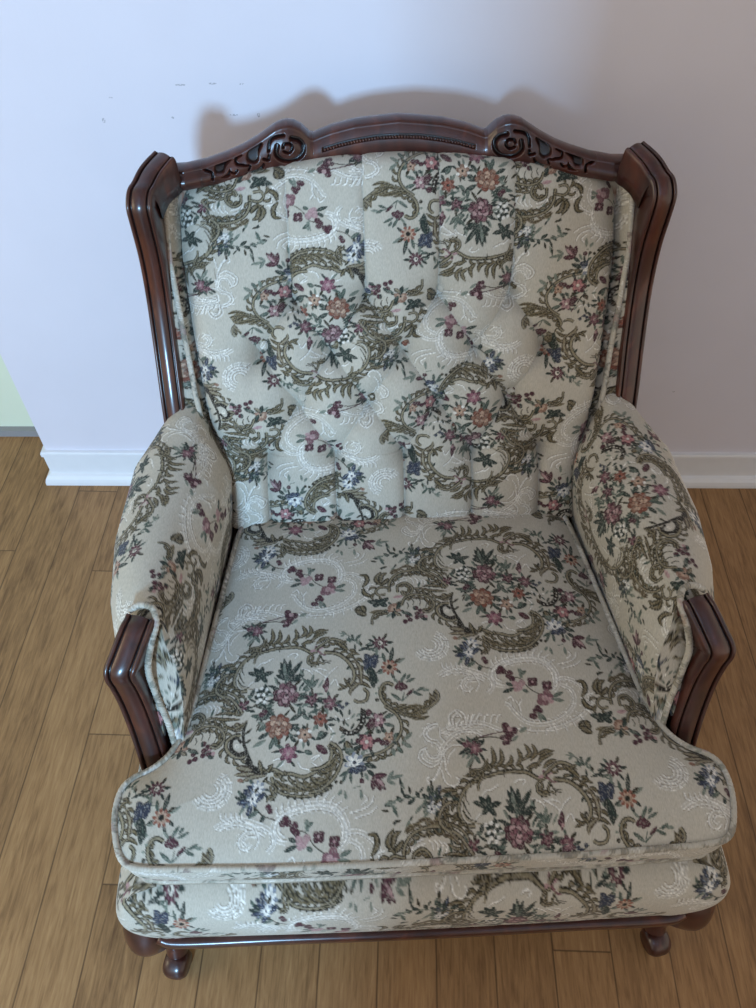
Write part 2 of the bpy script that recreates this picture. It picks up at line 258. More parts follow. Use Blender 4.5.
# ------------------------------------------------------------------ the tapestry design (drawn once, repeats half-drop)
CW, CH, RES = .292, .365, .0004
PAL = dict(olive=(50,45,29), dbrown=(38,33,26), brown=(72,58,42), gold=(110,97,67), tan=(136,125,98), dgreen=(42,53,47), green=(72,87,76),
           sage=(110,120,106), navy=(48,55,72), drose=(78,40,49), rose=(122,79,86), pink=(170,132,133), rust=(138,95,74), cream=(206,198,182),
           white=(217,214,205), blue=(120,130,144), orange=(138,99,78), peach=(178,145,119))
PAL = {k: np.array(srgb(*v)) for k, v in PAL.items()}
GROUND = np.array(srgb(185, 178, 163))
TILE = '''w|white|1.3|1.3|-41,43.3 -35.2,48.4 -28.1,49.4
w|white|1.3|1.3|-31.6,48.2 -24.6,51.9 -19.9,54.4
w|white|1.3|1.3|1.8,56.2 7.8,60 15.1,58.4 11.6,53.1
w|white|1.3|1.3|21.6,36.7 31.2,32.3 36.1,26.9
w|white|1.3|1.3|36,32.1 45.6,34.4 55.2,31.3
w|white|1.3|1.3|-51.3,17.5 -44.5,22.4 -38.7,23.5
w|white|1.3|1.3|35.9,34.8 45.5,29.1 55.1,20.9
w|white|1.3|1.3|52.7,18.4 59.9,28.5 69.5,36
w|white|1.3|1.3|59.8,10.3 66.9,17.8 70.4,9.9
w|white|1.3|1.3|-13.7,-86.7 -7.2,-84.7 -0.3,-89.5 -4.6,-93.8
w|white|1.3|1.3|17.4,-90.2 22,-97.2 30.9,-99.8
w|white|1.3|1.3|35.1,-86.4 44,-82.2 48.5,-89.3
w|white|1.3|1.3|35.2,-91 41.9,-95.8
w|white|1.3|1.3|66.6,-33.6 75.7,-38.8 84.9,-36.8
w|white|1.3|1.3|57.4,-45.3 64.1,-55.1 59.6,-64.3
w|white|1.3|1.3|37.3,-88.8 46.1,-82.3
S|1|3|0|33.3,61.7 21,69.1 11.1,71.4 -10.8,71.8 -30.2,68.5 -47,65.1 -62.1,54.9 -70.8,41.9 -74.6,28.9 -72.4,15.9 -64.8,7.9 -54.2,6.9
s|tan|1.4|1.2|-49.2,61.1 -59.4,50.7 -64.6,39 -66.6,26 -61.8,15.4 -46.2,10.9
s|olive|1.6|0.8|-66.3,36.4 -62.6,27.1 -58.1,20.4
s|olive|1.6|0.8|-67,26 -60.8,17.4 -51.1,13.7
s|olive|1.6|0.8|-61.7,48.1 -62.3,40.2 -59,33.5
l|olive|3.2|0|-44.7,67.2 -62.9,66.8
S|1|2|0|-26.5,68.3 -39.7,64.2 -45.4,58.2 -47.3,49.4
s|olive|1.8|0.9|-3.5,72 -10.7,69 -11,63.6
l|olive|5|0|-54.8,72.2 -42.6,71.7 -33,76 -29.9,86.4
l|gold|2.4|0|-54.8,72.2 -42.6,71.7 -33,76 -29.9,86.4
l|olive|5|0|-29.3,75.3 -21.2,84.7 -23.1,101.7
l|gold|2.4|0|-29.3,75.3 -21.2,84.7 -23.1,101.7
l|olive|5|0|-20.8,76.3 -11.3,84.3 -11.9,99.2
l|gold|2.4|0|-20.8,76.3 -11.3,84.3 -11.9,99.2
l|olive|5|0|-8.6,76.6 -0.1,81 1.3,90.2
l|gold|2.4|0|-8.6,76.6 -0.1,81 1.3,90.2
l|olive|5|0|6.1,76.6 13.2,86 10.5,98.3
l|gold|2.4|0|6.1,76.6 13.2,86 10.5,98.3
l|olive|5|0|15.8,83.1 25.5,91.1 20.3,103.5
l|gold|2.4|0|15.8,83.1 25.5,91.1 20.3,103.5
l|olive|5|0|25.6,82.7 33.4,92.2 30.3,103.1
l|gold|2.4|0|25.6,82.7 33.4,92.2 30.3,103.1
l|olive|5|0|35.5,80.9 45.3,91.1 58.2,93.4
l|gold|2.4|0|35.5,80.9 45.3,91.1 58.2,93.4
l|olive|5|0|40.5,72.4 50.3,79.7 59.1,81.9
l|gold|2.4|0|40.5,72.4 50.3,79.7 59.1,81.9
l|olive|5|0|20.9,73.2 30.6,76.9 38.5,76.6
l|gold|2.4|0|20.9,73.2 30.6,76.9 38.5,76.6
S|-1|2|0|43.5,59.9 32.2,53.6 31.1,44.3 41.2,40.4
s|olive|1.6|1|46.7,54.4 50.8,45.3 59,42.3
s|pink|3|1.5|34.5,61.6 43,64 56.4,67.6
s|rose|3|1.5|40.5,68.2 43.5,61.3 50.8,55 59.1,56.5
S|1|2.8|0|41.7,62.7 53.9,71.8 62.5,76.4 73.5,73.7 80.7,66.5
l|olive|6|0|69.8,73.9 85.5,59.5
l|olive|4|0|75.9,70.9 83.3,74.7
l|olive|4|0|30.6,72.8 40.3,83.5 56.3,89.8
l|gold|2|0|30.6,72.8 40.3,83.5 56.3,89.8
l|olive|3.5|0|35.3,89.3 45.2,94 51.4,95.7
S|-1|3.4|0|53.9,60.8 70.9,57.4 85.3,46 94.5,29.7 94.2,15.3 86.9,5.3
l|olive|4.2|0|82.9,50.1 91.5,55.2 101.1,52.1
l|olive|4.2|0|91.2,41.7 99.8,45.4 105.6,39.8
l|olive|4.2|0|95.7,29.6 103,33.3 107.7,29.1
l|olive|4.2|0|96.6,16.5 107.4,18.7 114.3,11.9
l|olive|4.2|0|94,7.6 104.7,9.7 115.1,2.9
l|olive|4.2|0|86.7,59.5 91.6,59.3 96.4,55
l|brown|5|0|94.9,42.9 101.7,29.4 102.3,8.5
l|brown|5|0|98.9,11.3 88,1.5 86.7,-6.1
S|1|2.6|0|104.5,0.8 109,-4.5 106.4,-12.4 98.2,-14.1 92.9,-11.4
S|1|1.8|0|45.4,55.8 41.8,45.1 51.5,39.9
s|olive|1.4|0.8|45.4,54.4 50.3,47.5 61.1,44.9
l|olive|4|0|88.1,4 78.8,18.6
l|olive|4|0|84.6,8 70.4,2.2
l|olive|3|0|83.5,11.9 87.2,19.5
l|olive|3.4|0|82.2,4.3 71.6,11.1
l|navy|7|0|115.4,43.4 108.4,51.8
l|navy|7|0|115.4,43.4 126.1,40.3
l|navy|7|0|115.4,43.4 106.8,39.7
l|navy|7|0|115.4,43.4 126.5,48.3
l|navy|7|0|115.4,43.4 122.2,32.5
l|navy|7|0|115.4,43.4 107.7,29.1
l|navy|7|0|115.4,43.4 115,32.8
l|dgreen|7|0|116.2,31.4 118.7,2.7
l|dgreen|7|0|116.2,31.4 113.4,21
l|dgreen|7|0|116.2,31.4 122.5,9
l|dgreen|4.5|0|142.9,38.2 147.8,61
l|green|3.5|0|135.8,39.9 132.8,53.5
l|sage|3.5|0|150.1,36.6 163.3,44.1
s|green|1|0.8|126.4,47 136,45.2
s|sage|1.2|1|72.4,87.7 83.5,84.5 94.4,75.6 105.1,62.8
l|green|3|0|95.6,75.6 104,84.2
l|sage|2.6|0|83.5,84.5 76.1,91
l|sage|2.6|0|79.8,84.6 74.8,82
l|dgreen|3|0|100.1,58.9 114.9,63.7
l|green|3|0|91.9,74.4 85.8,77.4
f|daisyred|9.8|0|130.5,68.6
f|daisyorange|10.5|0|141.4,31.7
l|drose|8|0|154.5,10.2 156.2,-1.4
l|drose|6|0|156.6,5 163.5,1.4
l|drose|6|0|155.4,5 148.1,1.5
l|green|3.2|0|155.6,8.9 163.6,22
l|green|3|0|162.7,8.6 176.2,14.5
l|sage|2.6|0|152.1,9 145.3,15.8
l|green|3|0|164.3,13.7 169.5,20
S|-1|3|0|143.5,4.2 137.8,7 131.7,3.5 129.4,-5.3 133.1,-15.6 142.1,-23.4 154.5,-28.9 175,-34.6 189.6,-25.4 200.8,-17.1 203.7,-11 199.5,-5.2
l|gold|4|0|147.6,-28.6 154.8,-23.9 162,-21.3
s|olive|1.2|0.8|147.6,-28.6 154.8,-23.9 162,-21.3
l|gold|4|0|157.8,-31.5 171.1,-24.6 182.8,-23.9
s|olive|1.2|0.8|157.8,-31.5 171.1,-24.6 182.8,-23.9
l|gold|4|0|168.1,-34.3 180.1,-28.7 191.8,-26.7
s|olive|1.2|0.8|168.1,-34.3 180.1,-28.7 191.8,-26.7
l|gold|4|0|192.2,-23 195.3,-13.2 193.5,-6.8
s|olive|1.2|0.8|192.2,-23 195.3,-13.2 193.5,-6.8
l|brown|4|0|203.1,-18.5 193.2,-10.5
s|green|1.2|1|156.4,-16.5 159.5,-5.3
s|green|1.2|1|156.4,-16.5 172.5,-4.6 186.9,-1.4
l|green|3.4|0|155.3,-16.5 141.8,-5.9
l|green|3|0|172.4,-5.9 183.8,-10.2
l|green|3|0|177.3,-3.5 187.1,1.1
l|drose|3|0|162.8,-9.3 172.8,-0.8
l|sage|3|0|184.4,-2.6 193.8,-3
d|olive|2.4|0|122.7,-13.9
d|sage|1.6|0|121.9,-5 125.7,2.4 125,12.7
l|gold|4.4|0|154.3,-32.4 170.3,-35.5 188.9,-33.8
s|olive|1.3|0.8|154.3,-32.4 170.3,-35.5 188.9,-33.8
l|gold|4.4|0|160.9,-37.5 179.1,-41.2 190.8,-38.8
s|olive|1.3|0.8|160.9,-37.5 179.1,-41.2 190.8,-38.8
l|gold|4.4|0|152.2,-29.8 161.6,-26.5 175.8,-23.4
s|olive|1.3|0.8|152.2,-29.8 161.6,-26.5 175.8,-23.4
l|gold|4.4|0|170.5,-33 182.5,-27.4 194.3,-25.4
s|olive|1.3|0.8|170.5,-33 182.5,-27.4 194.3,-25.4
S|-1|2.6|0|134,-21.6 147.4,-31.6 154.7,-44.5 153.8,-58.9 142.8,-73.7 124.3,-84.5 102.9,-88.8
f|rosepink|10.5|0|106.9,-68.7
f|rosepink2|9.5|0|122.8,-40.8
f|smallorange|7|0|136.5,-64
d|drose|4.2|0|110.5,-30.5
d|drose|4.2|0|114.7,-41.7
d|drose|4.2|0|112.2,-47.6
d|drose|3.2|0|127.1,-70.7
d|drose|3.2|0|121.7,-66.9
d|drose|3.2|0|132.8,-70.9
d|drose|3.2|0|100.3,-61.4
d|drose|3.2|0|95.7,-67
l|green|3.6|0|130.9,-38.7 144.9,-34.4
l|green|3.6|0|130.6,-45.9 144.1,-50.1
l|dgreen|3.6|0|125.5,-57.7 121.1,-53.9
l|green|3.6|0|143.1,-67.8 145.9,-58.5
l|dgreen|4|0|100,-73 87.5,-78.3
l|olive|9|0|85.2,-82.8 79.9,-67.5
l|sage|5|0|82,-76.9 89.7,-80.7
l|sage|4|0|155.5,-68.4 166.8,-59.4
l|sage|4|0|153.1,-70.6 165,-78.1
l|green|4|0|146,-76.1 153.4,-84.5
l|sage|4|0|140.3,-78.2 142,-87.5
l|olive|3.5|0|119.7,-86.6 130.7,-90.4
l|gold|3|0|106.3,-88.3 115,-93.2
s|dbrown|5|6.5|74.4,-50.8 83.4,-56.4 93.7,-54 102,-43.5 103.5,-30.2
s|dbrown|4|2|103.5,-31.5 101.4,-25.2
d|cream|0.95|0|81.2,-55.8 86.9,-56.1 91.9,-53.9 96.8,-50.5 100.3,-45.9 102.8,-41.2 104.1,-35.6
s|brown|4|2|74.4,-50.8 72.9,-47.8
f|bluewhite|12|0|90.1,-93.7
l|navy|6|0|91.5,-100.1 105.8,-101.8
l|navy|6|0|89.3,-101.1 83.7,-105.4
l|navy|5|0|87.1,-101 94.7,-106.5
l|dgreen|5|0|103.8,-96.1 118,-101.2
l|dgreen|4|0|106.9,-104.1 115.4,-111.1
l|drose|5.5|0|115.4,-111.1 130.8,-110.7
l|drose|5.5|0|115.4,-111.1 128.9,-128.1
l|drose|5.5|0|115.4,-111.1 112.6,-127.9
l|drose|5.5|0|115.4,-111.1 122.3,-129
l|pink|3|0|118.6,-114.6 126.9,-123.7
l|sage|3.4|0|131.6,-117.3 139.9,-105.5
l|sage|3.4|0|132.8,-115.2 151.7,-111.6
l|sage|3.4|0|131.6,-117.3 141.2,-122.1
s|dgreen|1.2|1|99.2,-102.7 98.9,-112.7
d|drose|3|0|98.8,-116.4
l|green|3|0|84.7,-106.5 85.6,-118.7
l|sage|3|0|103.4,-107.3 107.5,-116.3
l|green|3|0|80.4,-104.1 70.4,-110.4
l|green|3|0|79.2,-107.4 73.6,-118.2
l|sage|3|0|69.1,-132.1 73.5,-125.8
l|sage|3|0|76.7,-128.1 78.8,-137.9
l|sage|3|0|97.4,-126.8 98.1,-138.7
s|sage|1|1|88.8,-124.3 96.4,-122.4
S|1|3|0|-22.9,-102.5 -13.1,-100.6 -1.9,-106.2 9,-106.7 24.5,-111.1 37.6,-106.8 58.7,-94.2
S|-1|2.6|0|-13.9,-107.9 -10.2,-118 -3.4,-124.8 7.5,-128.5 24.9,-130.3 42.1,-127.8 58.6,-120.9
l|gold|5|0|-12.7,-110.2 -3.7,-118.2 5.2,-121.9
s|olive|1.7|1.1|-12.7,-110.2 -3.7,-118.2 5.2,-121.9
l|gold|5|0|-1.6,-116.1 7.3,-122 17.2,-124.6
s|olive|1.7|1.1|-1.6,-116.1 7.3,-122 17.2,-124.6
l|gold|5|0|9.3,-115.5 20.4,-122.5 30.2,-125.7
s|olive|1.7|1.1|9.3,-115.5 20.4,-122.5 30.2,-125.7
l|gold|5|0|21.3,-116 31.2,-121.9 42.1,-122.3
s|olive|1.7|1.1|21.3,-116 31.2,-121.9 42.1,-122.3
l|gold|5|0|33.2,-112.1 42.1,-119.1 53,-118.4
s|olive|1.7|1.1|33.2,-112.1 42.1,-119.1 53,-118.4
l|gold|5|0|-13.1,-100.2 -8.5,-105.9 -4,-108.3
s|olive|1.7|1.1|-13.1,-100.2 -8.5,-105.9 -4,-108.3
l|gold|5|0|44.2,-111.5 52.9,-114 58.6,-111
s|olive|1.7|1.1|44.2,-111.5 52.9,-114 58.6,-111
S|1|2.8|0|35.2,-102.2 50.6,-99.5 60.6,-90.9 62.9,-78.4 58.4,-69.4
S|-1|2.8|0|33.4,-125.9 46.4,-122.5 57.2,-114.7 66.1,-104 71.7,-90.2 69.6,-77.6 58.4,-69
l|gold|5|0|39.7,-112.4 48.5,-115 57.2,-110.9
s|olive|1.6|1|39.7,-112.4 48.5,-115 57.2,-110.9
l|gold|5|0|46.3,-106 55.1,-105.3 63.9,-100.1
s|olive|1.6|1|46.3,-106 55.1,-105.3 63.9,-100.1
l|gold|5|0|55.1,-98.6 61.7,-94.3 66.2,-87.7
s|olive|1.6|1|55.1,-98.6 61.7,-94.3 66.2,-87.7
d|olive|1.9|0|5.5,-132.3 14.1,-133.7 22.8,-134 31.4,-133.3 40,-132 47.6,-129.5 54,-125.7
d|olive|2.1|0|39.9,-132 47.5,-130.1 54,-125 59.8,-120.9 66,-116.3 72.5,-117.5
l|olive|4|0|-4,-109.5 -7.5,-102.7
l|olive|4|0|2.5,-106.4 0.1,-100.7
l|olive|4|0|-22.9,-102 -33.5,-90.4
l|olive|4|0|-15.4,-97.9 -20.1,-93.2
s|dbrown|3.2|3.2|-52.1,-34.7 -55.1,-47.7 -53.3,-64.3 -47,-79.6 -42.3,-90
l|olive|2.4|0|-53.3,-51.4 -44,-43.9
l|olive|2.4|0|-51.6,-63.2 -44.7,-58.1
l|brown|7|0|-58.7,-45.2 -72.8,-39.8
l|brown|7|0|-60,-42.8 -66.2,-35.8
l|olive|5|0|-57.8,-41.6 -53.7,-35.3
S|1|3.2|0|-60.2,-49.4 -70.7,-51.3 -78.5,-58.6 -78.2,-70.2 -67.3,-81 -53.8,-83.2 -48.6,-78.4
s|dbrown|5|3|-51,-75.5 -59.8,-77.4 -69.3,-70.1 -70.1,-58.9 -63.7,-54.9 -58.1,-60.6
d|cream|3|0|-62.3,-65.1
l|dbrown|8|0|-48.3,-82.9 -43.1,-95.6 -22.9,-103.8
l|brown|7|0|-41.8,-97.9 -61.9,-93.7
l|brown|5|0|-39.4,-102.4 -63.4,-103
l|brown|5|0|-23.9,-105.3 -41.3,-106.8 -54.4,-112.8
l|olive|5|0|-28.4,-102.9 -32.6,-85.9
l|olive|4|0|-21.8,-102.1 -14.6,-91.1
l|rust|4|0|-53,-110.7 -58.6,-109.4
f|bluewhite|8.5|0|-32.9,-120.3
f|bluedark|9|0|-47.1,-134.7
S|1|1.6|0|-23.5,-113 -12.3,-120.1 -10.8,-128.8 -18.1,-134.9
l|navy|4|0|-40.3,-123.2 -45,-116.5
l|dgreen|4|0|-46.1,-133.7 -58.2,-130
l|dgreen|4|0|-46.1,-133.7 -56.5,-137.5
S|1|2|0|-114.8,-29.6 -108.2,-26.2 -99.1,-25.4 -87.3,-30 -80.1,-39.5 -81.2,-47.8 -88.7,-52.2
s|olive|1.4|0.8|-107.9,-29.9 -100.7,-32.6 -97.9,-38.8
s|olive|1.4|0.8|-99.9,-29 -92.7,-33 -90.9,-40.3
s|olive|1.4|0.8|-90.5,-31.8 -84.3,-38.1 -86.3,-46.4
s|olive|1.4|0.8|-114.1,-35.7 -108.3,-37.1 -105.4,-43.2
d|drose|3.4|0|-107.3,-58.5
d|drose|3.4|0|-101.2,-63.4
d|drose|3.4|0|-94.5,-62.6
d|drose|3.4|0|-101.6,-70.4
d|drose|3.4|0|-95.5,-76.4
d|drose|3.4|0|-106.3,-67.9
d|pink|2.4|0|-98.5,-68.2
d|pink|2.4|0|-93.6,-73
l|green|3|0|-97.2,-69.4 -109,-74.7
l|drose|3|0|-97.5,-67.1 -85.6,-61.8
l|dgreen|3|0|-109.2,-62 -109.9,-54.9
l|dgreen|5.2|0|-35,29.8 -53.7,35.9
l|dgreen|5.2|0|-35,29.8 -33.8,43
l|dgreen|5.2|0|-35,29.8 -18.5,33.9
l|dgreen|5.2|0|-35,29.8 -43.3,21.1
l|dgreen|5.2|0|-35,29.8 -26.6,19.1
l|dgreen|5.2|0|-35,29.8 -45.7,42.2
l|dgreen|5.5|0|1.7,21.8 -4.1,52.4
l|dgreen|5.5|0|1.7,21.8 -14,29
l|dgreen|5.5|0|1.7,21.8 -11.4,36.7
l|dgreen|5.5|0|1.7,21.8 9.7,33.2
l|dgreen|5.5|0|1.7,21.8 21.4,47.3
l|dgreen|5.5|0|1.7,21.8 24.2,26.1
l|dgreen|5.5|0|1.7,21.8 12.4,21.3
l|dgreen|5.5|0|1.7,21.8 -8.7,47.3
l|dgreen|5.5|0|1.7,21.8 4.5,49.4
l|dgreen|5.5|0|1.7,21.8 19.6,19.7
l|sage|3|0|-2,25.8 -3.4,45.7
l|green|4|0|34,6.3 29,20.6
l|green|4|0|33.5,6.3 43.3,18.8
l|green|4|0|31.6,5.1 23.4,6.7
l|green|3.4|0|31.5,11.5 21.9,22.2
l|sage|3.4|0|33.9,11.4 37.3,26.8
s|green|1.2|1|33.8,19.1 34.1,-3.9
d|dgreen|3|0|-37.7,6.7
d|dgreen|3|0|-28.6,12.7
d|dgreen|3|0|-24.7,3.6
d|dgreen|3|0|-33.8,-1
d|dgreen|3|0|-27.8,-5.1
d|dgreen|3|0|-39.7,-0.8
d|dgreen|3|0|-31.9,6.5
d|white|2.1|0|-40.2,9.4
d|white|2.1|0|-33.3,11.7
d|white|2.1|0|-26.1,8.8
d|white|2.1|0|-22.2,1
d|white|2.1|0|-25.5,-3.9
d|white|2.1|0|-34.8,-4.8
d|white|2.1|0|-37.5,1.6
d|white|2.1|0|-30.4,1.9
d|white|2.1|0|-28.7,-8.8
d|white|2.1|0|-38.1,-8.4
l|dgreen|4|0|-43.8,10.8 -47.9,-0.4
l|green|4|0|-47.9,-0.4 -51.5,1.7
f|bluewhite|8|0|-99.8,37.8
l|navy|4.5|0|-100.6,40.5 -111.6,43.6
l|navy|4.5|0|-99.6,43.1 -93.7,57.5
l|navy|4|0|-102.2,32.7 -113.5,26.6
l|dgreen|4|0|-108.2,46.1 -103.2,56.6
S|1|2.4|0|-73.7,48.6 -84.4,47.2 -92.2,40.1 -92.2,32.2 -88.3,23 -79.4,14.9
l|olive|5|0|-73.8,50 -89.6,52
S|-1|2.4|0|-113.1,-0.2 -111.8,9.8 -105.2,14.2 -91.2,15.4 -76.7,10.9 -65.6,2.8 -61.5,-6.2
l|olive|3.4|0|-89.1,-8.7 -78.2,-14.2 -66.8,-12.2
l|olive|3.4|0|-86,-17.5 -74.2,-21.7 -65.2,-18.4
l|olive|3.4|0|-82.8,-1.5 -73.3,-3.1 -67.2,-7.2
l|olive|3.4|0|-68.6,-19.5 -61.4,-23.5 -56,-18.8
f|daisyrose|7.5|0|-59.8,-13
l|drose|4|0|-56.5,-10.1 -49.8,-5.9
f|daisydark|9|0|-51.7,102.9
l|olive|3|0|-46.4,95.5 -54.9,73.6
S|-1|1.6|0|-34.9,89.4 -32,80.9 -40.2,73 -53.6,73.6
l|green|3.2|0|-48.9,97.1 -40.6,81.3
l|dgreen|3|0|-49.7,109.9 -37.4,113.7
l|dgreen|3|0|-56.4,98.8 -66,93.5
s|olive|1.2|1|-42.3,112.5 -22.4,113.9 -7.3,111
d|drose|3|0|-7.4,112.4
d|drose|3|0|-2.4,113.7
d|drose|3|0|-0.9,106.4
d|drose|3|0|-5.2,105.8
d|drose|3|0|1.5,109.2
d|pink|2|0|-2.8,110.2
l|sage|3|0|5.2,107.6 13.8,114.4
f|rose|15.5|0|0.1,0.1
f|roseorange|15|0|-9.2,-43
f|daisydark|9|0|34.1,-7.7
f|daisydark|9.5|0|59.3,-15.5
f|daisyrose|6|0|35.2,-10.2
s|green|1.2|1|42.4,-25.4 52.7,-17.2 59.3,-15
s|green|1.2|1|66.7,-15.3 75.9,-21.9 85.3,-17.3
d|navy|2.4|0|75.9,-21.9 81.8,-17.1 71.8,-19.2
l|drose|5|0|53.9,0.4 56.3,20.8
l|drose|4|0|53.9,5.4 50.4,10.7
d|pink|2|0|55.1,5.4
l|dgreen|5|0|7,-35.9 22.8,-26.8
l|green|4|0|18.3,-29.1 19.2,-18.1
l|green|3.5|0|22.9,-30.5 32.2,-35.8
l|green|3|0|32.1,-27.2 45.9,-22.9
l|dgreen|5|0|-23.1,-29.8 -35.6,-31.7
l|green|4.5|0|-27.7,-29.6 -46.3,-26.4
l|green|4.5|0|-25.9,-41.8 -34.7,-47.4
l|dgreen|4.5|0|-22.1,-51.5 -35.3,-58
l|green|4.5|0|-14.9,-60.1 -19.9,-72.7
l|green|4|0|-12.8,-56.6 -11.1,-69.5
l|sage|4|0|-26.1,-60.8 -41.4,-68.3
l|dgreen|4|0|-30.4,-22.2 -27.3,-14.9
d|drose|3.5|0|-32,-25.8 -28.1,-22.3
f|daisypurple|11.5|0|4.9,-78.8
f|smallorange|9|0|26.1,-55.9
f|daisyrust|9.5|0|46.4,-36.4
l|dgreen|5.5|0|41.6,-62.4 55.1,-54.7
l|dgreen|4.5|0|43.8,-59 49.5,-52.1
l|drose|7|0|41.7,-70.6 55.1,-80.9
l|green|5|0|26.5,-76.9 35,-80.7
l|dgreen|4|0|10.7,-45.7 18.8,-50.8
l|dgreen|4|0|6.5,-57.4 14.6,-64.8
d|white|2|0|17.7,-53.2 21.3,-62.7 32.4,-51.4
l|dgreen|5|0|41.5,-62.4 56.2,-54.8
l|green|4|0|43.7,-59 49.4,-53.3
s|sage|1.2|1|-163,37.9 -142.2,43.3 -126.6,44.3 -108.7,41.9 -90.4,44.3 -71.4,39.7
l|dgreen|3.6|0|-131.8,44.5 -140.7,46.4
l|dgreen|3.6|0|-121.5,44 -124.9,50.6
l|dgreen|3.6|0|-108.7,41.9 -117.4,47.1
l|dgreen|3.6|0|-98.1,44.7 -98.7,54.3
l|dgreen|3.6|0|-90.4,44.3 -79.8,47.1
l|dgreen|3.6|0|-103.6,40.1 -93,44.4
l|dgreen|3.6|0|-126.7,42.7 -136.1,36.7
l|dgreen|3.6|0|-80.2,42.3 -70.7,38.7
l|sage|3|0|-152.7,39 -164.3,37.9
l|green|3|0|-155.4,34.4 -149.5,23.2
f|whitesmall|6|0|-106.4,29.8
l|sage|3|0|-116.8,35.9 -127.7,25.4
l|sage|3|0|-111.9,32.6 -117.5,25
S|1|2.8|0|-142.7,-27.5 -141.2,-12.2 -131.7,1 -113.5,7.8 -93.3,7 -76.3,-1.3 -67.2,-12.3 -59.4,-23.1
l|gold|4|0|-139.1,4.3 -127.2,13 -118.5,9.6
s|brown|1.4|0.9|-139.1,4.3 -127.2,13 -118.5,9.6
l|gold|4|0|-141.5,6 -133.6,11.7 -130.1,7
s|brown|1.4|0.9|-141.5,6 -133.6,11.7 -130.1,7
l|gold|4|0|-125.7,16 -115.4,18.7 -105.4,15.2
s|brown|1.4|0.9|-125.7,16 -115.4,18.7 -105.4,15.2
l|gold|4|0|-110.7,12.3 -100.3,15.9 -94.4,8.6
s|brown|1.4|0.9|-110.7,12.3 -100.3,15.9 -94.4,8.6
l|gold|4|0|-93.8,0.9 -83.8,-1 -74.4,-9
s|brown|1.4|0.9|-93.8,0.9 -83.8,-1 -74.4,-9
S|-1|3|0|-75.2,34.2 -86.1,33.1 -94,24 -94.1,13.2 -83.3,5
l|olive|5|0|-80.9,34.4 -72.9,37.2
w|white|1.3|1.3|-111.8,-4.4 -108.3,-7.6 -107.4,-13.6
w|white|1.3|1.3|-105.5,-4.1 -102,-7.8 -101.2,-13.9
w|white|1.3|1.3|-99.3,-4.9 -95.8,-9.6 -96.3,-15.6
w|white|1.3|1.3|-93.2,-7.6 -89.7,-11.3 -92.3,-18.7
w|white|1.3|1.3|-135.1,-15.4 -129.6,-6.7 -119.3,-2.6
w|white|1.3|1.3|-132.9,-21.5 -128.6,-11.2 -117,-7.2
S|1|2.4|0|-130.4,-28.9 -129.8,-18.6 -120,-14.6 -111.8,-22.3 -115,-32.5 -122.5,-33.7 -124.6,-27.7
l|olive|6|0|-168.4,-36.1 -180.5,-29.8 -183.9,-17.8
l|olive|6|0|-183.9,-17.8 -176.8,-7.7 -178.3,2.9 -187.5,4.8
l|olive|6|0|-155,-13.1 -163.4,-5.3 -155.3,9.6
l|olive|6|0|-157.4,-11.5 -154.3,1.9 -146.5,6.8
l|olive|6|0|-155.1,-14.6 -148.5,-8.9 -144.5,-3
S|1|2.4|0|-144.1,-19.5 -157.7,-17.5 -166,-26 -160.9,-35 -149.8,-34
l|olive|10|0|-181.3,-54.3 -194.9,-59.4
l|olive|8|0|-180.5,-67.1 -193.6,-59.5
l|olive|7|0|-181.5,-61.4 -186.1,-51.3
l|dgreen|6|0|-159,-48.1 -177.3,-43
l|dgreen|6|0|-159,-48.1 -169,-52
l|dgreen|6|0|-159,-48.1 -156.3,-41
l|dgreen|6|0|-159,-48.1 -149.4,-52.8
l|dgreen|6|0|-159,-48.1 -166.1,-42
l|dgreen|6|0|-159,-48.1 -146.3,-38.5
l|gold|5|0|-149.8,-61.3 -174.3,-63.1
l|rust|6|0|-147.2,-57.2 -134.6,-50.5
f|smallorange|9|0|-138.7,-58.9
l|dgreen|5|0|-137.7,-61.8 -142,-74.3
l|dgreen|5|0|-135.1,-59.1 -128.3,-47.9
l|pink|4|0|-138.9,-38.8 -125.1,-36.5
l|brown|4|0|-137.8,-64.6 -130.9,-70.6
S|1|2.4|0|-126.1,-52.3 -119.7,-40.2 -104.1,-35.9 -89.5,-40.3 -81.5,-52.8 -89,-63.9 -97.4,-62.1
s|olive|1.4|0.8|-113.1,-41.3 -109.8,-47.3 -111.4,-53
s|olive|1.4|0.8|-104.3,-39.7 -99.9,-46.2 -101.8,-54.8
s|olive|1.4|0.8|-95.8,-41.2 -90.8,-49.5 -93.4,-58
s|olive|1.4|0.8|-119.7,-48.3 -117.7,-54.1 -119.9,-58.3
S|1|2|0|-170.2,-82.8 -169.3,-71.8 -162.2,-64.2 -149.8,-61.3
l|olive|4|0|-100.6,-22.8 -83.6,-28 -60.1,-30.4
l|olive|4|0|-82.9,-35.3 -67.5,-42.4 -50.4,-33.2
l|olive|4|0|-95.4,-20.1 -77.8,-19.3 -63.3,-24.4
d|drose|3.4|0|-120,-71
d|drose|3.4|0|-106.9,-74.4
d|drose|3.4|0|-99.5,-73.3
d|drose|3.4|0|-124.2,-80.6
d|drose|3.4|0|-116.8,-78.1
l|dgreen|4|0|-113.9,-71.3 -123.2,-63.8
l|dgreen|4|0|-99.7,-76.1 -92.7,-79.2
l|green|3|0|-128.1,-65 -118.6,-68.3
w|white|1.3|1.3|-88.2,251.3 -85.2,249.1 -83.6,246 -83.9,242.5 -85.9,239.4 -89.2,237.5 -93,237.1 -96.6,238.3 -99.2,240.9
w|white|1.3|1.3|-86.2,255 -81.5,251.7 -79.1,246.8 -79.5,241.4 -82.6,236.7 -87.7,233.7 -93.7,233.1 -99.3,235 -103.2,239
